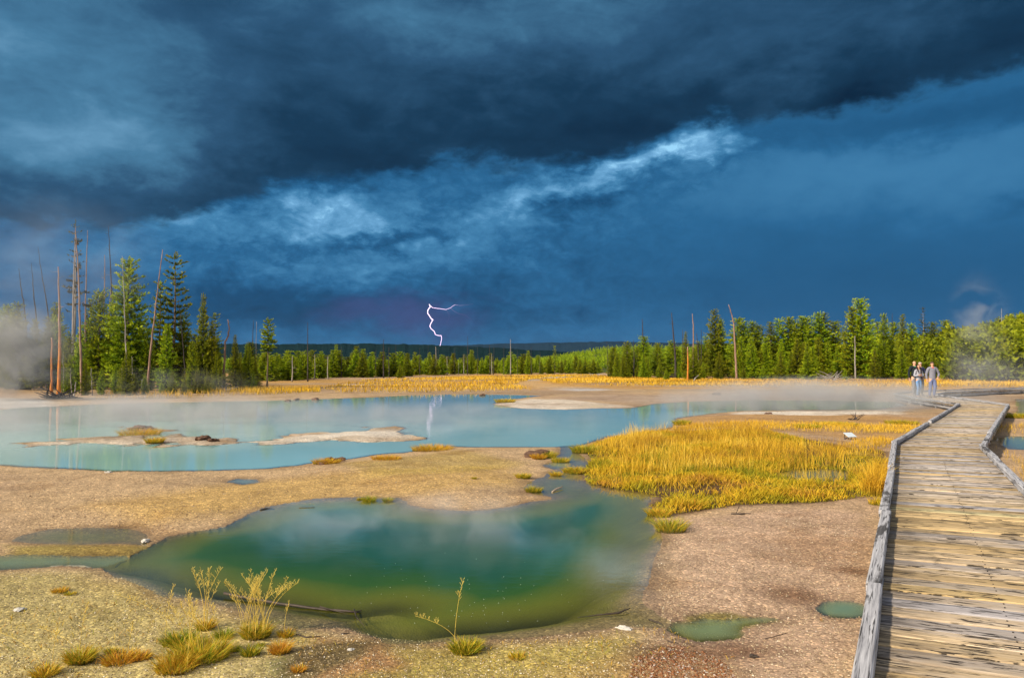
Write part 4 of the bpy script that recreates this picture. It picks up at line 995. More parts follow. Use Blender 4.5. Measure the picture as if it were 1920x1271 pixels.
# ---- middle tree line
MG = 'pines of the middle tree line'
for x,t,b,k,w,lb in [(629,646,707,'slim',1.0,'thin-topped pine standing over the middle tree line left of the paired round crowns'),(668,650,707,'bushy',1.2,'left and taller of the paired round pines in the middle tree line'),(681,655,707,'bushy',1.2,'right and lower of the paired round pines in the middle tree line'),
    (884,657,702,'bushy',1.1,'pine rising above the middle tree line right of the lightning'),(990,658,702,'bushy',1.,'pine at the right end of the middle tree line near the stream'),(1040,648,702,'open',1.0,'tall thin pine at the right end of the middle tree line'),(750,680,709,'cone',1.2,'rounded bright pine at the front of the middle tree line')]:
    pine(x,t,b,k,lb,'pine tree',MG,w)
for i in range(104):
    x = 478+i*6.25+rr.uniform(-4,4); base = 715-7*smst(np.array(x),520,640)-6*smst(np.array(x),680,900); base = float(base)-rr.uniform(0,3.5)
    tip = 655+rr.uniform(0,14)+(4 if x > 700 else 0)+(x > 1000)*4
    if rr.random() < .3: tip += 9
    pine(x, tip, base, 'far', 'young green pine in the dense middle tree line beyond the golden meadow', 'pine tree', MG, rr.uniform(1.4,2.2))
for i,(x,t,b_,r,dk) in enumerate([(719,636,709,.12,1),(729,651,709,.08,1),(817,650,703,.17,0),(838,668,703,.12,0),(870,664,703,.1,0),(877,630,703,.12,1),(918,646,703,.12,1),(926,650,703,.1,1),(922,664,703,.12,0),(957,636,704,.14,0),(945,648,703,.09,1),
    (640,650,708,.08,1),(705,655,706,.08,1),(787,652,704,.08,1),(803,648,703,.07,1),(853,652,703,.07,1),(895,650,703,.07,1),(996,650,703,.09,1),(615,668,712,.1,0),(590,664,712,.09,0),(548,668,716,.1,0),(1013,660,703,.08,1),(742,646,706,.07,1),(860,680,703,.08,0),(822,655,703,.09,1),(970,656,703,.06,1)]):
    snag([(x,t),(x+rr.uniform(-1,1),(t+b_)/2),(x+rr.uniform(-1,1),b_)],b_,r*1.35,m_bark_dark if dk else m_bark_grey,'thin %s bare trunk sticking up from the middle tree line'%('dark' if dk else 'pale'),6,50+i,'dark bare trunks of the middle tree line' if dk else 'pale bare trunks of the middle tree line',1.0,.4)

# ---- right grove
RG = 'pines of the right grove'
ordn = ['first','second','third','fourth','fifth','sixth','seventh','eighth','ninth','tenth','eleventh','twelfth','thirteenth']
for x,t,b,k,w,lb in [(1340,580,709,'wide',1.0,'tall dark pine standing out at the left of the right grove'),(1354,598,709,'wide',1.0,'slightly lower twin right beside the tall dark pine of the right grove'),
    (1613,562,710,'bushy',1.25,'tallest pine of the right grove, a broad double-topped crown'),(1598,576,710,'wide',1.25,'left shoulder pine of the double-topped tallest pine in the right grove'),
    (1660,588,709,'wide',.95,'pointed pine between the tallest double-topped pine and the people'),(1695,590,708,'wide',.9,'pine whose tip shows right above the people'),(1732,577,706,'spruce',1.1,'grey-green thin-branched pine top right of the people'),
    (1465,660,713,'cone',1.15,'regular cone-shaped young pine at the front centre of the right grove'),(1514,641,712,'cone',1.1,'taller cone-shaped young pine at the front, right of the regular one'),(1300,650,714,'cone',1.35,'broad bright pine beside the yellow bare trunk at the left of the right grove'),
    (1287,622,711,'slim',.9,'very thin bright pine tip beside the dark snags'),(1250,690,714,'cone',1.2,'tiny pine at the front left end of the right grove'),(1352,690,713,'cone',1.0,'tiny rounded pine left of the tall curved snag'),
    (1395,688,713,'cone',1.3,'low bright pine right of the foot of the tall curved snag'),(1430,685,713,'cone',1.3,'low spreading pine left of the regular cone-shaped one'),(1585,690,712,'cone',1.1,'small pine just left of the pale thin trunk'),(1540,690,712,'cone',1.3,'small pine right of the taller cone-shaped young one'),
    (1640,655,711,'wide',1.2,'pine in the thin steam left of the people'),(1690,650,711,'wide',1.2,'pine directly behind the people')]:
    pine(x,t,b,k,lb,'pine tree',RG,w)
sky_t = [(1150,652),(1177,640),(1195,650),(1210,632),(1233,643),(1258,638),(1270,652),(1310,640),(1325,630),(1386,598),(1398,603),(1414,602),(1426,612),(1445,604),(1461,598),(1481,596),(1490,602),(1504,594),(1514,596),(1533,586),(1547,588),(1565,604),(1632,606),(1645,604),(1678,606),(1712,606),(1750,604),(1775,602)]
for i,(x,t) in enumerate(sky_t):
    q = 'left wing' if i < 9 else ('centre' if i < 21 else 'right end'); j = i if i < 9 else (i-9 if i < 21 else i-21)
    pine(x,t,708 if x < 1640 else 706,'wide' if i%3 else 'bushy','%s skyline pine from the left in the %s of the right grove'%(ordn[j],q),'pine tree',RG,1.5 if x > 1380 else 1.6)
for i in range(62):
    x = rr.uniform(1140,1790); base = rr.uniform(707,712.5); hi = 642 if x > 1380 and x < 1700 else 655
    if x < 1320: hi = 668
    base = min(base, 710.0)
    pine(x, rr.uniform(hi-10, hi+18), base, rr.choice(['wide','bushy','wide','cone']), 'green pine filling the body of the right grove below its skyline', 'pine tree', 'pines filling the right grove', rr.uniform(1.0,1.35))
snag([(1204,598),(1205,625),(1206,652),(1207,706)],708,.22,m_bark_dark,'dark snag sticking up at the left wing of the right grove',6,80,None,.8,.4)
snag([(1259,586),(1262,620),(1266,665),(1267,709)],710,.28,m_bark_dark,'tall tapering dark snag leaning slightly left of the three close snags',8,81,None,.9,.3)
snag([(1280,618),(1280,660),(1280,708)],709,.15,m_bark_dark,'short thin dark snag just right of the tall tapering one',4,82,None,.6,.4)
snag([(1298,588),(1300,610),(1300,655),(1300,708)],709,.22,m_bark_red,'mottled brown and white snag, tallest of the close group left of the tall dark pine',6,83,None,.8,.4)
snag([(1306,625),(1309,655),(1310,708)],709,.16,m_bark_dark,'dark snag right beside the mottled brown and white one',3,84,None,.6,.4)
snag([(1315,618),(1315,650),(1315,708)],709,.13,m_bark_dark,'thinnest dark snag of the close group left of the tall dark pine',3,85,None,.6,.4)
snag([(1366,571),(1372,590),(1376,610),(1378,645),(1380,680),(1381,713)],713,.24,m_bark_red,'tall brown snag with a top curving left, in front of the right grove',5,86,None,.7,.35)
snag([(1289,650),(1290,680),(1289,715)],715,.17,m_bark_orange,'yellowish bare trunk at the front left of the right grove',3,87,None,.6,.6)
snag([(1188,637),(1189,670),(1188,708)],709,.15,m_bark_dark,'thin dark snag inside the left wing of the right grove',4,88,None,.6,.4)
snag([(1138,640),(1139,670),(1140,708)],708,.11,m_bark_dark,'faint thin snag marking the left end of the right grove',5,89,None,.6,.4)
snag([(1603,630),(1603,670),(1604,713)],713,.16,m_bark_grey,'pale thin trunk below the tallest double-topped pine',10,90,None,1.,.5)
snag([(1673,587),(1673,620),(1674,706)],706,.14,m_bark_dark,'thin black snag tip between the people and the pointed pine',2,91,None,.4,.4)
snag([(1878,578),(1878,610),(1879,703)],703,.2,m_bark_grey,'faint grey snag tip on the hillside at far right',4,92,None,.7,.3)
snag([(1310,703),(1303,709),(1300,716)],716,.12,m_bark_grey,'pale fallen log end leaning at the front left of the right grove',2,93,None,.5,.6)
# scrub and dead wood at the front of the right grove
def deadwood(px, py, size, n, label, seed, mt=m_bark_grey, name='dead_branches', cat='dead branches', group=None):
    c = U(px, py); z = gz(c.x, c.y); rs = random.Random(seed); m = MBd()
    for i in range(n):
        a = rs.uniform(0,6.28); l = size*rs.uniform(.4,1.); p = V((rs.uniform(-.3,.3)*size, rs.uniform(-.2,.2)*size, 0)); up = rs.uniform(.02,.75)
        q1 = p+V((math.cos(a)*l*.5, math.sin(a)*l*.3, l*up*.6)); q2 = p+V((math.cos(a)*l, math.sin(a)*l*.5, l*up+rs.uniform(-.1,.1)*l))
        q2.z = max(q2.z, .01); m.tube([p, q1, q2], [size*.035, size*.024, size*.010], 4, .15)
    o = m.build(name, mt); o.location = (c.x, c.y, z+.01); return tag(o, label, cat, group)
deadwood(1560,713,2.2,22,'large tangle of grey dead branches left of the pale thin trunk',1)
deadwood(1545,711,1.6,14,'small grey tangle of dead branches behind the taller young cone pine',2)
deadwood(1255,711,1.8,12,'dark gap of dead sticks in the left wing of the right grove',3,m_bark_dark)
deadwood(424,734,1.1,14,'pale upturned roots beside the foot of the hooked trunk',4)
deadwood(1603,787,.42,12,'small star of dark driftwood on the flat behind the meadow',5,m_bark_dark)
deadwood(104,748,1.5,26,'dark heap of fallen wood at the foot of the bright orange trunk',6,m_bark_dark)
deadwood(135,747,1.1,10,'dark fallen sticks right of the foot of the orange trunk',7,m_bark_dark)

# ---- forest on the right hillside and on the green ridge: far-off woods
def wood(name, n, fx, seed, hmin, hmax, label, segs=3):
    rs = np.random.RandomState(seed); X, Y = fx(rs, n); Z = ground(X, Y)-.2; m = len(X); Hh = hmin+(hmax-hmin)*rs.rand(m)**1.3; th = rs.uniform(0,6.28,m)
    K = 42     # leaf facets per small conifer
    t = rs.rand(m,K)**.8; a = rs.uniform(0,6.28,(m,K)); rad = (1-t)**.8*.23*Hh[:,None]*(.55+.45*rs.rand(m,K)); 
    cx = X[:,None]+np.cos(a)*rad; cy = Y[:,None]+np.sin(a)*rad; cz = Z[:,None]+Hh[:,None]*(.06+.94*t)
    s = Hh[:,None]*.115*(1-.55*t)*(.7+.6*rs.rand(m,K))
    d = np.stack([np.cos(a)*.8,np.sin(a)*.8,np.full((m,K),.55)],-1)+rs.normal(0,.3,(m,K,3)); w = np.cross(d, rs.normal(0,1,(m,K,3))); w /= np.linalg.norm(w,axis=-1)[...,None]
    b = np.stack([cx,cy,cz],-1); v = np.stack([b-w*s[...,None]*.5, b+w*s[...,None]*.5, b+d*s[...,None]],2).reshape(-1,3)
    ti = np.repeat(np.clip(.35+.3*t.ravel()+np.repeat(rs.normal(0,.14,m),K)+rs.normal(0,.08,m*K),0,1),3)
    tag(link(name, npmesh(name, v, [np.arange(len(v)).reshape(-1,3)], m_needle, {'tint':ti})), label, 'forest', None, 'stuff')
def hill_right(rs, n):
    a = np.radians(rs.uniform(26.5, 47, n)); d = rs.uniform(118**.5, 330**.5, n)**2
    k = np.degrees(a) > 26.5+3*(d < 150); return (d*np.sin(a))[k], (d*np.cos(a))[k]
wood('hillside_forest', 6500, hill_right, 31, 4.5, 8.0, 'bright green young forest climbing the hillside at far right')
def ridge_mid(rs, n):
    a = np.radians(rs.uniform(-40, 34, n)); d = rs.uniform(390**.5, 900**.5, n)**2; return d*np.sin(a), d*np.cos(a)
wood('ridge_forest', 15000, ridge_mid, 33, 3.5, 7.0, 'green young forest covering the plain and low ridge behind the middle tree line')

# ================================================================ loose things on the ground
def driftwood(pts, rads, mt, label, name='driftwood', z=.015, twigs=(), cat='driftwood', group=None, zs=None):
    P3 = []
    for i,(x,y) in enumerate(pts):
        p = U(x, y); P3.append(V((p.x, p.y, (gz(p.x, p.y) if zs is None else WL)+rads[min(i,len(rads)-1)]*.6+(zs[i] if zs else 0))))
    o = P3[0].copy(); m = MBd(); Q=[]; Rr=[]
    for i in range(len(P3)-1):
        for k in range(4):
            t=k/4; Q.append(P3[i].lerp(P3[i+1],t)-o+V((random.uniform(-1,1),random.uniform(-1,1),random.uniform(-.3,.5)))*rads[i]*.35); Rr.append(rads[i]*(1-t)+rads[i+1]*t)
    Q.append(P3[-1]-o); Rr.append(rads[-1]); m.tube(Q, Rr, 7, .14)
    for tw in twigs:
        T3=[V((U(x,y).x,U(x,y).y,P3[0].z+dz))-o for x,y,dz in tw]; m.tube(T3,[rads[0]*.45,rads[0]*.35,rads[0]*.12][:len(T3)],5,.1)
    ob = m.build(name, mt, None, True); ob.location = o; return tag(ob, label, cat, group)
m_dw = mat_plain('bleached_driftwood', (.46,.36,.27), .85, .2, .35, 20); m_dwd = mat_plain('dark_wet_wood', (.06,.045,.035), .6, .3, .4, 20)
driftwood([(96,1051),(130,1050),(160,1053),(187,1055)],[.016,.015,.017,.008],m_dw,'bleached stick lying across the runnel at the left',twigs=[[(165,1053,.0),(175,1061,.01)]])
driftwood([(420,1111),(450,1116),(530,1128),(600,1136),(668,1141),(678,1139)],[.012,.012,.010,.009,.008,.003],m_dwd,'long thin dark branch lying in the green pool behind the seed stalks',zs=[.02,.015,.008,.004,.004,.01],twigs=[[(664,1141,0),(668,1155,0),(684,1173,0)],[(600,1136,0),(628,1146,.01),(655,1150,0)]])
driftwood([(1083,1147),(1120,1145),(1160,1143),(1181,1138)],[.004,.006,.008,.004],m_dwd,'dark stick half sunk at the right side of the green pool',zs=[-.012,-.004,.004,.02])
driftwood([(1217,1152),(1235,1159),(1262,1167)],[.008,.009,.004],m_dwd,'short black curved stick on the gravel right of the green pool')
driftwood([(1035,919),(1044,915),(1055,911)],[.012,.014,.006],m_dw,'small pale stick in the channel beside the bank tip',zs=[0,.01,.02])
driftwood([(1016,912),(1019,917)],[.012,.006],m_dwd,'tiny dark stick against the rounded tussock at the bank tip')
driftwood([(488,952),(500,949),(515,948)],[.012,.014,.006],m_dwd,'dark twig on the upper left rim of the green pool')
driftwood([(560,948),(590,947)],[.006,.004],m_dwd,'thin dark twig lying in the water at the upper rim of the green pool',zs=[.0,.0])
driftwood([(1370,962),(1390,963),(1408,961)],[.01,.012,.004],m_dwd,'dark root on the gravel below the meadow edge',twigs=[[(1380,962,.0),(1386,955,.05)]])
driftwood([(1434,1191),(1478,1182)],[.003,.002],m_dwd,'hair-thin dark twig right of the small pool')
driftwood([(1252,1196),(1272,1200)],[.005,.003],m_dwd,'short dark twig above the rust-coloured gravel')
driftwood([(556,1182),(575,1189),(600,1187)],[.004,.006,.003],m_dwd,'small dark twig right of the seed-stalk fan')
driftwood([(640,1181),(655,1179)],[.006,.003],m_dwd,'tiny dark stick on the pinkish near shore')
driftwood([(216,1043),(226,1040),(238,1039)],[.008,.01,.005],m_dwd,'dark twig at the pointed left end of the green pool')
driftwood([(640,722),(700,723)],[.05,.03],m_dw,'fallen pale log in the distant meadow',z=0)
def rock(px, py, sx, sy, sz, mt, label, seed, name='rock', cat='rock', group=None, sink=.3):
    bm = bmesh.new(); bmesh.ops.create_icosphere(bm, subdivisions=3, radius=1); rs = np.random.RandomState(seed); off = rs.uniform(0,50,3)
    for v in bm.verts:
        n = float(fbm(np.array([v.co.x*1.3+off[0]+v.co.z]), np.array([v.co.y*1.3+off[1]-v.co.z*.7]), 3, seed))*1.5+float(fbm(np.array([v.co.x*4+off[0]]), np.array([v.co.y*4+v.co.z*3+off[1]]), 3, seed))*.9
        v.co *= 1+n; v.co = V((v.co.x*sx, v.co.y*sy, v.co.z*sz))
    me = bpy.data.meshes.new(name); bm.to_mesh(me); bm.free(); me.materials.append(mt); o = link(name, me)
    c = U(px, py); o.location = (c.x, c.y, max(gz(c.x, c.y), WL)+sz*(1-sink)-sz*.35); o.rotation_euler = (0,0,rs.uniform(0,6)); return tag(o, label, cat, group)
m_white = mat_plain('white_sinter', (.56,.53,.48), .9, .2, .2, 25); m_mud = mat_plain('dark_mud', (.13,.075,.05), .85, .2, .4, 12)
rock(272,1011,.045,.035,.02,m_white,'white stone at the left tip of the green pool',1)
rock(1168,1170,.05,.022,.012,m_white,'white stone in the shallow at the near right of the green pool',2)
rock(1412,1229,.02,.02,.014,m_dwd,'small black stone on the gravel near the bottom right',3)
rock(38,1140,.035,.025,.012,m_white,'pale stone on the yellow gravel at the far left',4)
rock(657,1213,.022,.02,.008,m_white,'flat white pebble on the dark algae patch at the bottom',5)
rock(204,883,.06,.05,.02,m_white,'tiny white stone on the near rim of the blue pool',6)
rock(1008,853,.34,.24,.08,m_mud,'dark mud hummock by the channel mouth',7,'mud_hummock','mud hummock')
for i,(x,y,a,h,lb) in enumerate([(617,863,.17,.09,'tallest dark mud lump on the near shore of the blue pool'),(637,864,.13,.07,'dark mud lump right of the tallest one on the near shore'),(602,868,.2,.05,'low dark mud lump left of the tallest one'),(378,825,.3,.11,'round dark mud lump in the middle of the long spit'),
    (400,828,.2,.06,'small dark lump right of the round one on the long spit'),(270,803,.5,.12,'brown mud hump at the top of the long spit'),(556,749,.4,.10,'dark lump on the far shore left of the black trunk'),(592,749,.4,.12,'dark lump on the far shore below the black trunk'),
    (540,751,.3,.08,'small dark lump at the left of the far-shore lumps'),(904,741,.35,.10,'dark lump on the far shore right of the lightning reflection'),(1343,741,.5,.12,'lone dark lump on the grey flat below the right grove'),(1440,777,.18,.06,'dark pebble-like lump by the white crust')]):
    rock(x,y,a*.72,a*.5,h*.8,m_mud,lb,20+i,'mud_lump','mud lump','dark mud lumps along the blue pool',.35)
# scattered pebbles: nobody could count them
def pebbles(name, poly, n, smin, smax, stops, seed, label):
    rs = np.random.RandomState(seed); pl = topoly(poly, 0)
    rng = np.sqrt(rs.uniform(0,1,n*2)); a, b = pl.min(0), pl.max(0)
    X = rs.uniform(a[0], b[0], n*2); Y = a[1]+(b[1]-a[1])*rs.uniform(0,1,n*2)**1.6; s = sdf(pl, X, Y); k = s > 0; X,Y = X[k][:n],Y[k][:n]
    k = (fbm(X*1.6,Y*1.6,3,13) > -.12) | (rs.rand(len(X)) < .4); X,Y = X[k],Y[k]
    h,dep,sdm,bl = ground(X,Y,True); k = dep < .12; X,Y,h = X[k],Y[k],h[k]; n = len(X); sz = smin+(smax-smin)*rs.rand(n)**3.5
    O = np.array([[1,0,0],[-1,0,0],[0,1,0],[0,-1,0],[0,0,1],[0,0,-1.0]]); F = np.array([[0,2,4],[2,1,4],[1,3,4],[3,0,4],[2,0,5],[1,2,5],[3,1,5],[0,3,5]])
    th = rs.uniform(0,6.28,n); J = O[None]*rs.uniform(.55,1.3,(n,6,1)); J[...,2] *= .5
    v = np.stack([J[...,0]*np.cos(th)[:,None]-J[...,1]*np.sin(th)[:,None], J[...,0]*np.sin(th)[:,None]+J[...,1]*np.cos(th)[:,None], J[...,2]],-1)*sz[:,None,None]+np.stack([X,Y,h+sz*.12],-1)[:,None]
    f = (np.arange(n)*6)[:,None,None]+F[None]
    tag(link(name, npmesh(name, v.reshape(-1,3), [f.reshape(-1,3)], mat_tint(name+'_stone', stops, rough=.85), {'tint':np.repeat(rs.rand(n),6)}, True)), label, 'gravel', None, 'stuff')
pebbles('shore_gravel', [(-100,1060),(180,1065),(430,1120),(600,1160),(900,1195),(1170,1170),(1240,1150),(1230,1040),(1240,970),(1600,970),(1640,1300),(-200,1300)], 38000, .0025, .009,
    [(0,(.16,.11,.07)),(.35,(.34,.25,.16)),(.75,(.50,.39,.25)),(.95,(.60,.52,.40)),(1,(.78,.72,.62))], 7, 'fine tan and pale gravel on the near shore')
pebbles('rust_gravel', [(1170,1300),(1190,1235),(1260,1200),(1350,1225),(1400,1300)], 4200, .004, .013, [(0,(.24,.11,.04)),(.45,(.42,.22,.07)),(.7,(.42,.22,.09)),(.9,(.55,.42,.30)),(1,(.80,.75,.68))], 8, 'rust and white gravel at the bottom of the near shore')
pebbles('bank_gravel', [(0,885),(600,870),(900,842),(1040,862),(1000,900),(1020,935),(900,955),(770,945),(640,930),(480,950),(300,995),(60,990)], 20000, .004, .012, [(0,(.26,.18,.10)),(.5,(.50,.36,.19)),(.93,(.60,.50,.34)),(1,(.80,.76,.68))], 9, 'pale specks of gravel on the tan bank')
# small tilted panel on a low dark stand
pc = U(1594, 824); pz = gz(pc.x, pc.y); sg = tag(empty('ground_panel', (pc.x, pc.y, pz), .25), 'small pale blue tilted panel on a low dark stand behind the meadow', 'panel')
m_pan = mat_plain('pale_blue_metal', (.62,.70,.76), .35, .5, .05); m_st = mat_plain('dark_stand', (.06,.05,.045), .7, .3, .2)
m = MBd(); m.board((-.13,-.09,.075),(-.13+.001,.12,.165), .012,.01); m = MBd(); m.board((0,-.10,.075),(0,.10,.165), .24,.012); m.build('panel_plate', m_pan, sg)
for sx in (-1,1):
    m = MBd(); m.board((sx*.095,-.07,-.03),(sx*.095,-.07,.085), .016,.016, up=V((0,1,0))); m.build('stand_leg', m_st, sg)
    m = MBd(); m.board((sx*.095,.07,-.03),(sx*.095,.07,.148), .016,.016, up=V((0,1,0))); m.build('stand_leg', m_st, sg)
m = MBd(); m.board((-.19,-.04,.02),(-.10,-.04,.06), .05,.012); m.build('side_bracket', m_st, sg)

# straw litter and sprigs between the tussocks
X, Y, _s = scatter([(-200,1150),(250,1120),(620,1185),(900,1205),(1200,1185),(1620,1100),(1600,1300),(-300,1300)], 2600, 91)
kk = fbm(X*1.5, Y*1.5, 3, 19) > -.02; X, Y = X[kk], Y[kk]; n_ = len(X)
tag(blades_obj('straw_litter', np.stack([X, Y, ground(X, Y)],-1), .02+.03*RS.rand(n_), .003+.002*RS.rand(n_), .7+.6*RS.rand(n_), np.clip(RS.normal(.7,.25,n_),0,1), m_tuft, 92), 'loose straw and tiny sprigs on the near gravel', 'litter', None, 'stuff')

# tiny floating bubbles on the green pool
m = MBd(); rb_ = random.Random(3)
for i in range(90):
    p = U(rb_.gauss(900, 130), rb_.gauss(1120, 38), WL); r1 = rb_.uniform(.0018,.0035)
    if sdf(POOLS[0][0], np.array([p.x]), np.array([p.y]))[0] < .25: continue
    a=[p+V((math.cos(q*1.047)*r1, math.sin(q*1.047)*r1, .001)) for q in range(6)]; m.add(a+[p+V((0,0,r1*.7+.001))], [(q,(q+1)%6,6) for q in range(6)])
tag(m.build('pool_bubbles', mat_plain('pale_foam', (.6,.66,.6), .4, .5, .05)), 'tiny pale bubbles floating on the near half of the green pool', 'bubbles', None, 'stuff')

# ================================================================ people
def skinmesh(chains, rad, sub=2):
    """chains: list of lists of node names; rad {name: (pos, r)}; returns (verts, faces)"""
    names = []; 
    for c in chains:
        for n in c:
            if n not in names: names.append(n)
    ed = [(names.index(c[i]), names.index(c[i+1])) for c in chains for i in range(len(c)-1)]
    me = bpy.data.meshes.new('tmp'); me.from_pydata([tuple(rad[n][0]) for n in names], ed, []); ob = bpy.data.objects.new('tmp', me); S.collection.objects.link(ob)
    sk = ob.modifiers.new('s', 'SKIN'); sk.use_smooth_shade = True
    for i, n in enumerate(names):
        r_ = rad[n][1]; me.skin_vertices[0].data[i].radius = r_ if isinstance(r_, tuple) else (r_, r_)
    me.skin_vertices[0].data[0].use_root = True
    sb = ob.modifiers.new('b', 'SUBSURF'); sb.levels = sub; sb.render_levels = sub
    dg = bpy.context.evaluated_depsgraph_get(); e = ob.evaluated_get(dg); m2 = e.to_mesh()
    v = [x.co.copy() for x in m2.vertices]; f = [tuple(p.vertices) for p in m2.polygons]; e.to_mesh_clear()
    bpy.data.objects.remove(ob); bpy.data.meshes.remove(me); return v, f
def sm_obj(name, parts, mt, parent):
    v=[]; f=[]
    for a, b in parts: k=len(v); v += a; f += [tuple(k+i for i in q) for q in b]
    me = bpy.data.meshes.new(name); me.from_pydata([tuple(x) for x in v], [], f); me.polygons.foreach_set('use_smooth',[True]*len(f)); me.update(); me.materials.append(mt); return link(name, me, parent)
def ball(c, r, sub=2):
    bm = bmesh.new(); bmesh.ops.create_icosphere(bm, subdivisions=sub, radius=1)
    v=[V((x.co.x*r[0]+c[0], x.co.y*r[1]+c[1], x.co.z*r[2]+c[2])) for x in bm.verts]; f=[tuple(q.index for q in p.verts) for p in bm.faces]; bm.free(); return v,f
m_skin = mat_plain('skin', (.62,.34,.22), .55, .35, .06)
def hand(w, d, side):
    """palm from wrist w along d, with five separate fingers and a thumb off the side"""
    d = V(d).normalized(); x = V((side,0,0)); x = (x-d*x.dot(d)).normalized(); n = d.cross(x)
    parts=[skinmesh([['a','b','c']], {'a':(w,.022),'b':(w+d*.045,(.030,.020)),'c':(w+d*.085,(.034,.014))}, 1)]
    for i,(o_,l) in enumerate(((-.030,.062),(-.011,.074),(.010,.070),(.029,.056))):
        b = w+d*.082+x*o_; cur = n*(.012*side)
        parts.append(skinmesh([['a','b','c','d']], {'a':(b-d*.02,.0085),'b':(b+d*l*.4+cur*.4,.0085),'c':(b+d*l*.75+cur*1.5,.0078),'d':(b+d*l*.95+cur*3,.0065)}, 1))
    b = w+d*.035-x*.030*1.0
    parts.append(skinmesh([['a','b','c']], {'a':(b+x*.012,.011),'b':(b-x*.014+d*.028,.0095),'c':(b-x*.020+d*.055,.0075)}, 1)); return parts
def person(loc, H, label, arms, legs, top, bottom, shoe, hair, hairstyle, rz=0.0, sleeves=1.0, build=1.0, headturn=0.0, collar=None, lean=0.0):
    o = tag(empty('person', loc, rz), label, 'person', 'people walking on the boardwalk'); k = H/1.78; o.scale = (k,k,k)
    b = build; q = {}
    def s(n, p, r): q[n] = (V(p), r)
    s('hip',(0,0,.95),(.100*b,.070*b)); s('spine',(lean*.3,0,1.13),(.098*b,.068*b)); s('chest',(lean*.7,0,1.33),(.135*b,.085*b)); s('neck0',(lean,.005,1.475),.062); s('neck',(lean,-.003,1.535),.052)
    hx = lean; s('jaw',(hx,-.018,1.585),.056); s('head',(hx,-.012,1.655),(.074,.088)); s('crown',(hx,.002,1.715),(.066,.078)); s('top',(hx,.002,1.742),.045)
    for sd_, nm in ((-1,'R'),(1,'L')):
        A = arms[nm]; s('sh'+nm,(lean+sd_*.175*b,.005,1.43),.062*b); s('el'+nm,A[0],.044); s('wr'+nm,A[1],.028)
        mid = (V(q['sh'+nm][0])+V(A[0]))/2; s('ua'+nm,mid,.052*b); s('fa'+nm,(V(A[0])*.6+V(A[1])*.4),.040)
        Lg = legs[nm]; s('th'+nm,(sd_*.088,0,.90),.095*b); s('mt'+nm,(V((sd_*.092,0,.90))+V(Lg[0]))/2,.080*b); s('kn'+nm,Lg[0],.058); s('cf'+nm,(V(Lg[0])*.6+V(Lg[1])*.4)+V((0,.015,0)),.056); s('an'+nm,Lg[1],.036); s('he'+nm,V(Lg[1])+V((0,.01,-.05)),.038); s('to'+nm,V(Lg[1])+V((sd_*.012,-.17,-.062)),.032)
    tor = ['hip','spine','chest','neck0','neck','jaw','head','crown','top']
    ch = [tor]+[['neck0','sh'+n,'ua'+n,'el'+n,'fa'+n,'wr'+n] for n in 'RL']+[['hip','th'+n,'mt'+n,'kn'+n,'cf'+n,'an'+n,'he'+n,'to'+n] for n in 'RL']
    parts = [skinmesh(ch, q)]
    for nm, sd_ in (('R',-1),('L',1)): parts += hand(q['wr'+nm][0], (q['wr'+nm][0]-q['el'+nm][0])*.7+V(arms[nm][2]), sd_)
    fx = hx+math.sin(headturn)*.08; fy = -.012-math.cos(headturn)*.085
    parts.append(ball((fx,fy-.004,1.640),(.011,.017,.018),1))
    for e_ in (-1,1): parts.append(ball((hx+e_*.076,0,1.645),(.010,.020,.028),1))
    sm_obj('body', parts, m_skin, o)
    ex = V((math.cos(headturn),math.sin(headturn),0))
    for e_ in (-1,1): sm_obj('eye', [ball((fx+ex.x*e_*.030, fy+.012+ex.y*e_*.03, 1.664),(.010,.007,.006),1)], m_eye, o)
    sm_obj('mouth', [ball((fx, fy+.012, 1.603),(.022,.006,.006),1)], m_lip, o)
    g_ = .016
    def gr(n, add=g_):
        p, r_ = q[n]; return (p, (r_[0]+add, r_[1]+add) if isinstance(r_, tuple) else r_+add)
    Q = {n: gr(n) for n in q}; Q['hem'] = (V((0,0,.90)), (.155*b,.118*b)); Q['hip'] = (q['hip'][0], (.158*b,.118*b)); Q['spine'] = (q['spine'][0], (.145*b,.112*b)); Q['chest'] = (q['chest'][0], (.170*b,.122*b)); Q['ncol']=(V((lean,.004,1.49)),.070)
    sl = []
    for n in 'RL':
        if sleeves >= 1: sl.append(['ncol','sh'+n,'ua'+n,'el'+n,'fa'+n,'cu'+n]); Q['cu'+n]=(q['wr'+n][0]*.93+q['el'+n][0]*.07,.040)
        else: sl.append(['ncol','sh'+n,'ua'+n,'cu'+n]); Q['cu'+n]=(q['el'+n][0]*.95+q['ua'+n][0]*.05,.062)
        Q['ua'+n]=(q['ua'+n][0],.066*b); Q['el'+n]=(q['el'+n][0],.058)
    sm_obj('jumper' if sleeves >= 1 else 'shirt', [skinmesh([['spine','hip','hem'],['spine','chest','ncol']]+sl, Q)], top, o)
    Q2 = {n: gr(n,.012) for n in q}; Q2['waist']=(V((0,0,1.0)),(.132*b,.098*b)); Q2['hip'] = (q['hip'][0], (.135*b,.10*b))
    for n in 'RL': Q2['cuff'+n]=(q['an'+n][0]+V((0,.0,-.02)),.058); Q2['cf'+n]=(q['cf'+n][0],.068*b); Q2['kn'+n]=(q['kn'+n][0],.074*b)
    sm_obj('trousers', [skinmesh([['hip','waist']]+[['hip','th'+n,'mt'+n,'kn'+n,'cf'+n,'cuff'+n] for n in 'RL'], Q2)], bottom, o)
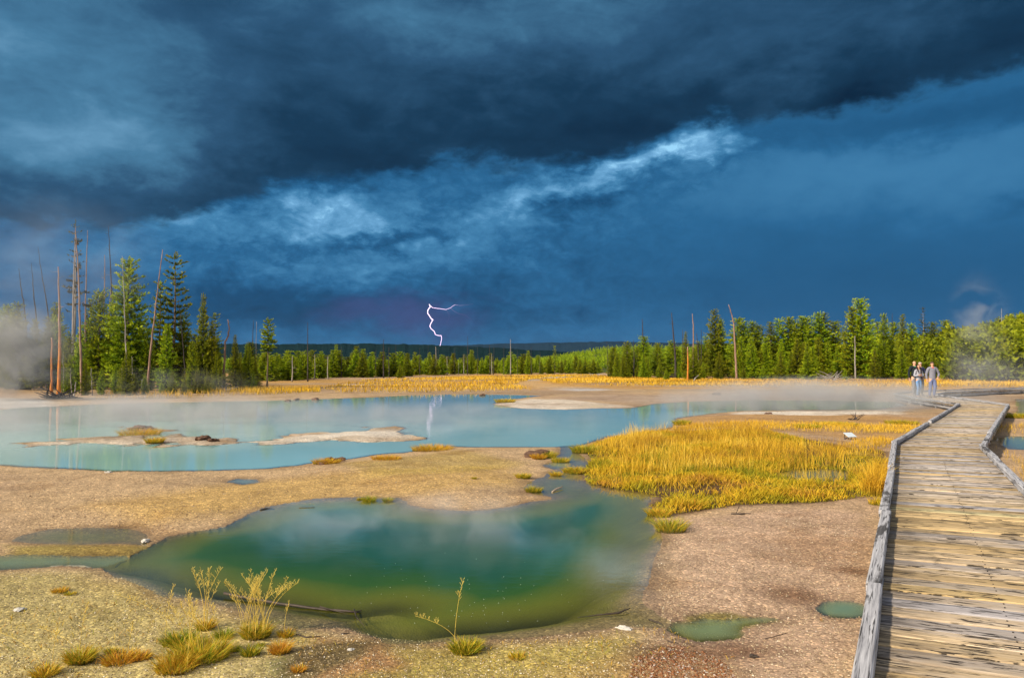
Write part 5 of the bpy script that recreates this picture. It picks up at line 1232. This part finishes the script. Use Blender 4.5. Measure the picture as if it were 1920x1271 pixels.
    for n in 'RL':
        a_ = q['an'+n][0]; t_ = q['to'+n][0]; h_ = q['he'+n][0]
        sm_obj('shoe', [skinmesh([['a','b','c']], {'a':(a_+V((0,.02,-.045)),(.048,.040)),'b':((h_+t_)/2+V((0,0,.004)),(.048,.036)),'c':(t_+V((0,-.01,.004)),(.046,.028))},1)], shoe, o)
    if collar: sm_obj('collar', [skinmesh([['a','b','c']], {'a':(V((lean-.05,-.055,1.50)),.020),'b':(V((lean,-.085,1.455)),.024),'c':(V((lean+.05,-.055,1.50)),.020)},1)], collar, o)
    if hairstyle == 'short':
        v,f = ball((hx,.012,1.695),(.083,.098,.082),3); keep=[i for i,x in enumerate(v) if x.z > 1.665+(-.30*(x.y-.0) if x.y < 0 else -.9*x.y)]
        ks=set(keep); f=[p for p in f if all(i in ks for i in p)]; sm_obj('hair', [(v,f)], hair, o)
    elif hairstyle == 'cap':
        sm_obj('cap', [ball((hx,.008,1.705),(.084,.098,.060),3), ball((hx,-.105,1.690),(.055,.06,.010),2)], hair, o)
    elif hairstyle == 'long':
        pr=[]; v,f = ball((hx,.018,1.685),(.086,.096,.090),3); ks=set(i for i,x in enumerate(v) if x.y > -.045 or x.z > 1.715); pr.append((v,[p for p in f if all(i in ks for i in p)]))
        for a_,b_ in (((.078,-.02,1.66),(.085,-.12,1.27)),((-.078,-.02,1.66),(-.07,-.13,1.33)),((.03,.09,1.66),(.05,.12,1.30)),((-.03,.09,1.66),(-.05,.12,1.32))):
            a_=V(a_)+V((hx,0,0)); b_=V(b_)+V((hx,0,0)); pr.append(skinmesh([['a','b','c','d']], {'a':(a_,.030),'b':(a_.lerp(b_,.35)+V((a_.x*.25,0,0)),.038),'c':(a_.lerp(b_,.7)+V((a_.x*.1,-.01,0)),.032),'d':(b_,.012)},1))
        sm_obj('hair', pr, hair, o)
    elif hairstyle == 'bald':
        v,f = ball((hx,.02,1.665),(.080,.092,.060),3); ks=set(i for i,x in enumerate(v) if x.y > .02 and x.z < 1.70); sm_obj('hair', [(v,[p for p in f if all(i in ks for i in p)])], hair, o)
    return o
m_eye = mat_plain('dark_eye', (.02,.015,.012), .3, .5, .1); m_lip = mat_plain('lips', (.45,.16,.12), .5, .3, .1)
def cloth(n, c): return mat_plain(n, c, .9, .15, .15, 30)
def on_deck(px, d): p = atd(px, 700, d); return (p.x, d, DECK+.006)
walk = lambda a: {'R':((-.095,-.05-a,.50),(-.095,.05-a,.095)),'L':((.095,-.03+a*.4,.50),(.10,.13+a,.105))}
person(on_deck(1714.5,40.5), 1.86, 'balding man in a black jacket and grey trousers at the left of the group', {'R':((-.27,.04,1.14),(-.285,-.02,.88),(0,-.1,-1)),'L':((.27,.04,1.14),(.27,-.04,.90),(0,-.1,-1))},
    walk(.05), cloth('black_jacket',(.018,.024,.028)), cloth('grey_trousers',(.20,.19,.20)), cloth('grey_shoes',(.35,.33,.33)), cloth('greying_hair',(.12,.09,.07)), 'bald', 0.08, 1.0, 1.08, .25, cloth('green_collar',(.03,.30,.14)))
person(on_deck(1725.5,41.0), 1.80, 'person in navy short-sleeved shirt and pale cap, half hidden behind the woman', {'R':((-.25,.03,1.14),(-.20,-.18,1.00),(0,-.6,-.2)),'L':((.27,.0,1.14),(.285,-.12,.93),(0,-.3,-1))},
    walk(-.05), cloth('navy_shirt',(.03,.035,.075)), cloth('brown_trousers',(.22,.16,.13)), cloth('brown_shoes',(.30,.18,.15)), cloth('pale_cap',(.50,.38,.34)), 'cap', -.05, .5, 1.02, 0)
person(on_deck(1722,39.0), 1.66, 'long-haired woman in light grey sweater and blue jeans, hands at her chest', {'R':((-.25,-.02,1.14),(-.10,-.24,1.20),(.6,-.1,.15)),'L':((.26,-.02,1.13),(.02,-.25,1.16),(-.8,-.05,.1))},
    walk(.06), cloth('light_grey_sweater',(.36,.36,.42)), cloth('blue_jeans',(.13,.26,.50)), cloth('pink_grey_shoes',(.50,.40,.40)), cloth('dark_hair',(.035,.022,.018)), 'long', .05, 1.0, .88, -.25)
person(on_deck(1748,38.2), 1.79, 'man in grey sweater with red collar at the right of the group', {'R':((-.28,.03,1.14),(-.285,-.03,.90),(0,-.1,-1)),'L':((.34,.02,1.16),(.20,-.14,1.01),(-.3,-.3,-1))},
    walk(-.06), cloth('grey_sweater',(.22,.22,.27)), cloth('blue_grey_trousers',(.14,.17,.32)), cloth('dark_shoes',(.07,.065,.07)), cloth('brown_hair',(.09,.055,.04)), 'short', -.02, 1.0, 1.12, -.2, cloth('red_collar',(.70,.04,.05)), .0)

# ================================================================ steam
def steam(px, py, d, rx, ry, rz, dens, label, nscale=.6, lo=.42, hi=.72, seed=0.0, zc=None, fall=.25):
    c = atd(px, py, d)
    if zc is not None: c.z = zc
    g = G('steam'); p = g.pos(); ob_ = g.obj()
    q = g.n('ShaderNodeVectorMath', operation='LENGTH'); g.l(ob_, q.inputs[0]); f = g.mr(q.outputs['Value'], fall, .97, 1, 0)
    off = g.n('ShaderNodeVectorMath', operation='ADD'); g.l(g.vmul(p, (1,1,1.25)), off.inputs[0]); off.inputs[1].default_value = (seed, seed*.7, seed*1.3)
    n = g.noise(off.outputs[0], nscale, 3, .55, .8)
    dn = g.math('MULTIPLY', g.math('MULTIPLY', f, g.mr(n, lo, hi, .0, 1)), dens)
    v = g.n('ShaderNodeVolumePrincipled'); g.l(dn, v.inputs['Density']); v.inputs['Color'].default_value = (.96,.97,.99,1); v.inputs['Anisotropy'].default_value = 0.0
    g.l(v.outputs[0], g.o.inputs['Volume'])
    bm = bmesh.new(); bmesh.ops.create_icosphere(bm, subdivisions=3, radius=1); me = bpy.data.meshes.new('steam'); bm.to_mesh(me); bm.free(); me.materials.append(g.m)
    g.m.cycles.homogeneous_volume = False
    o = link('steam', me); o.location = c; o.scale = (rx, ry, rz); tag(o, label, 'steam', None, 'stuff'); return o
steam(5,662,41,4.6,3.2,3.3,1.0,'thick grey steam plume rising at the left edge',.50,.38,.62,3.0,fall=.1)
steam(90,500,43,8.0,3.5,5.2,.055,'thin steam drifting up past the bare trunks at left',.35,.3,.7,9.0)
steam(300,722,43,8.5,2.5,1.3,.08,'thin steam in front of the left grove',.5,.4,.7,5.0)
steam(150,800,26,15,8,.8,.42,'low steam lying over the left part of the blue pool',.42,.43,.66,1.0,zc=.25)
steam(800,790,27,9,7,.5,.16,'faint low mist over the middle of the blue pool',.5,.44,.66,12.0,zc=.15)
steam(1530,740,33,9,4.0,1.15,.85,'low steam drifting off the white crust towards the boardwalk',.5,.40,.66,7.0,zc=.45)
steam(1735,732,39.3,2.8,2.2,.8,.05,'thin steam round the legs of the walkers',.9,.34,.66,15.0,zc=.55)
steam(1838,645,58,3.1,2.4,6.6,.20,'steam plume rising right of the walkers',.38,.43,.66,21.0)
steam(1890,715,52,6.5,4.0,2.4,.10,'pale steam at the right edge behind the boardwalk',.4,.36,.66,25.0)
steam(830,970,8.6,3.2,1.6,.30,.42,'wispy steam over the far half of the green pool',1.1,.46,.64,2.0,zc=.12)
steam(1195,1060,6.6,.75,1.1,.22,.35,'small wisp of steam at the right rim of the green pool',1.6,.3,.66,17.0,zc=.05)

# ================================================================ air
g = G('haze'); v = g.n('ShaderNodeVolumePrincipled'); v.inputs['Density'].default_value = 1.3e-5; v.inputs['Color'].default_value = (.40,.62,.95,1); g.l(v.outputs[0], g.o.inputs['Volume'])
g.m.cycles.homogeneous_volume = True
hb = 9200.; z0, z1 = float(GH.min())-1.0, 260.
vs = [(x, y, z) for z in (z0, z1) for x, y in ((-hb,-hb),(hb,-hb),(hb,hb),(-hb,hb))]
me = bpy.data.meshes.new('haze'); me.from_pydata(vs, [], [(3,2,1,0),(4,5,6,7),(0,1,5,4),(1,2,6,5),(2,3,7,6),(3,0,4,7)]); me.update(); me.materials.append(g.m)
tag(link('haze', me), 'thin blue air over the whole flat and the far hills', None, None, 'stuff')
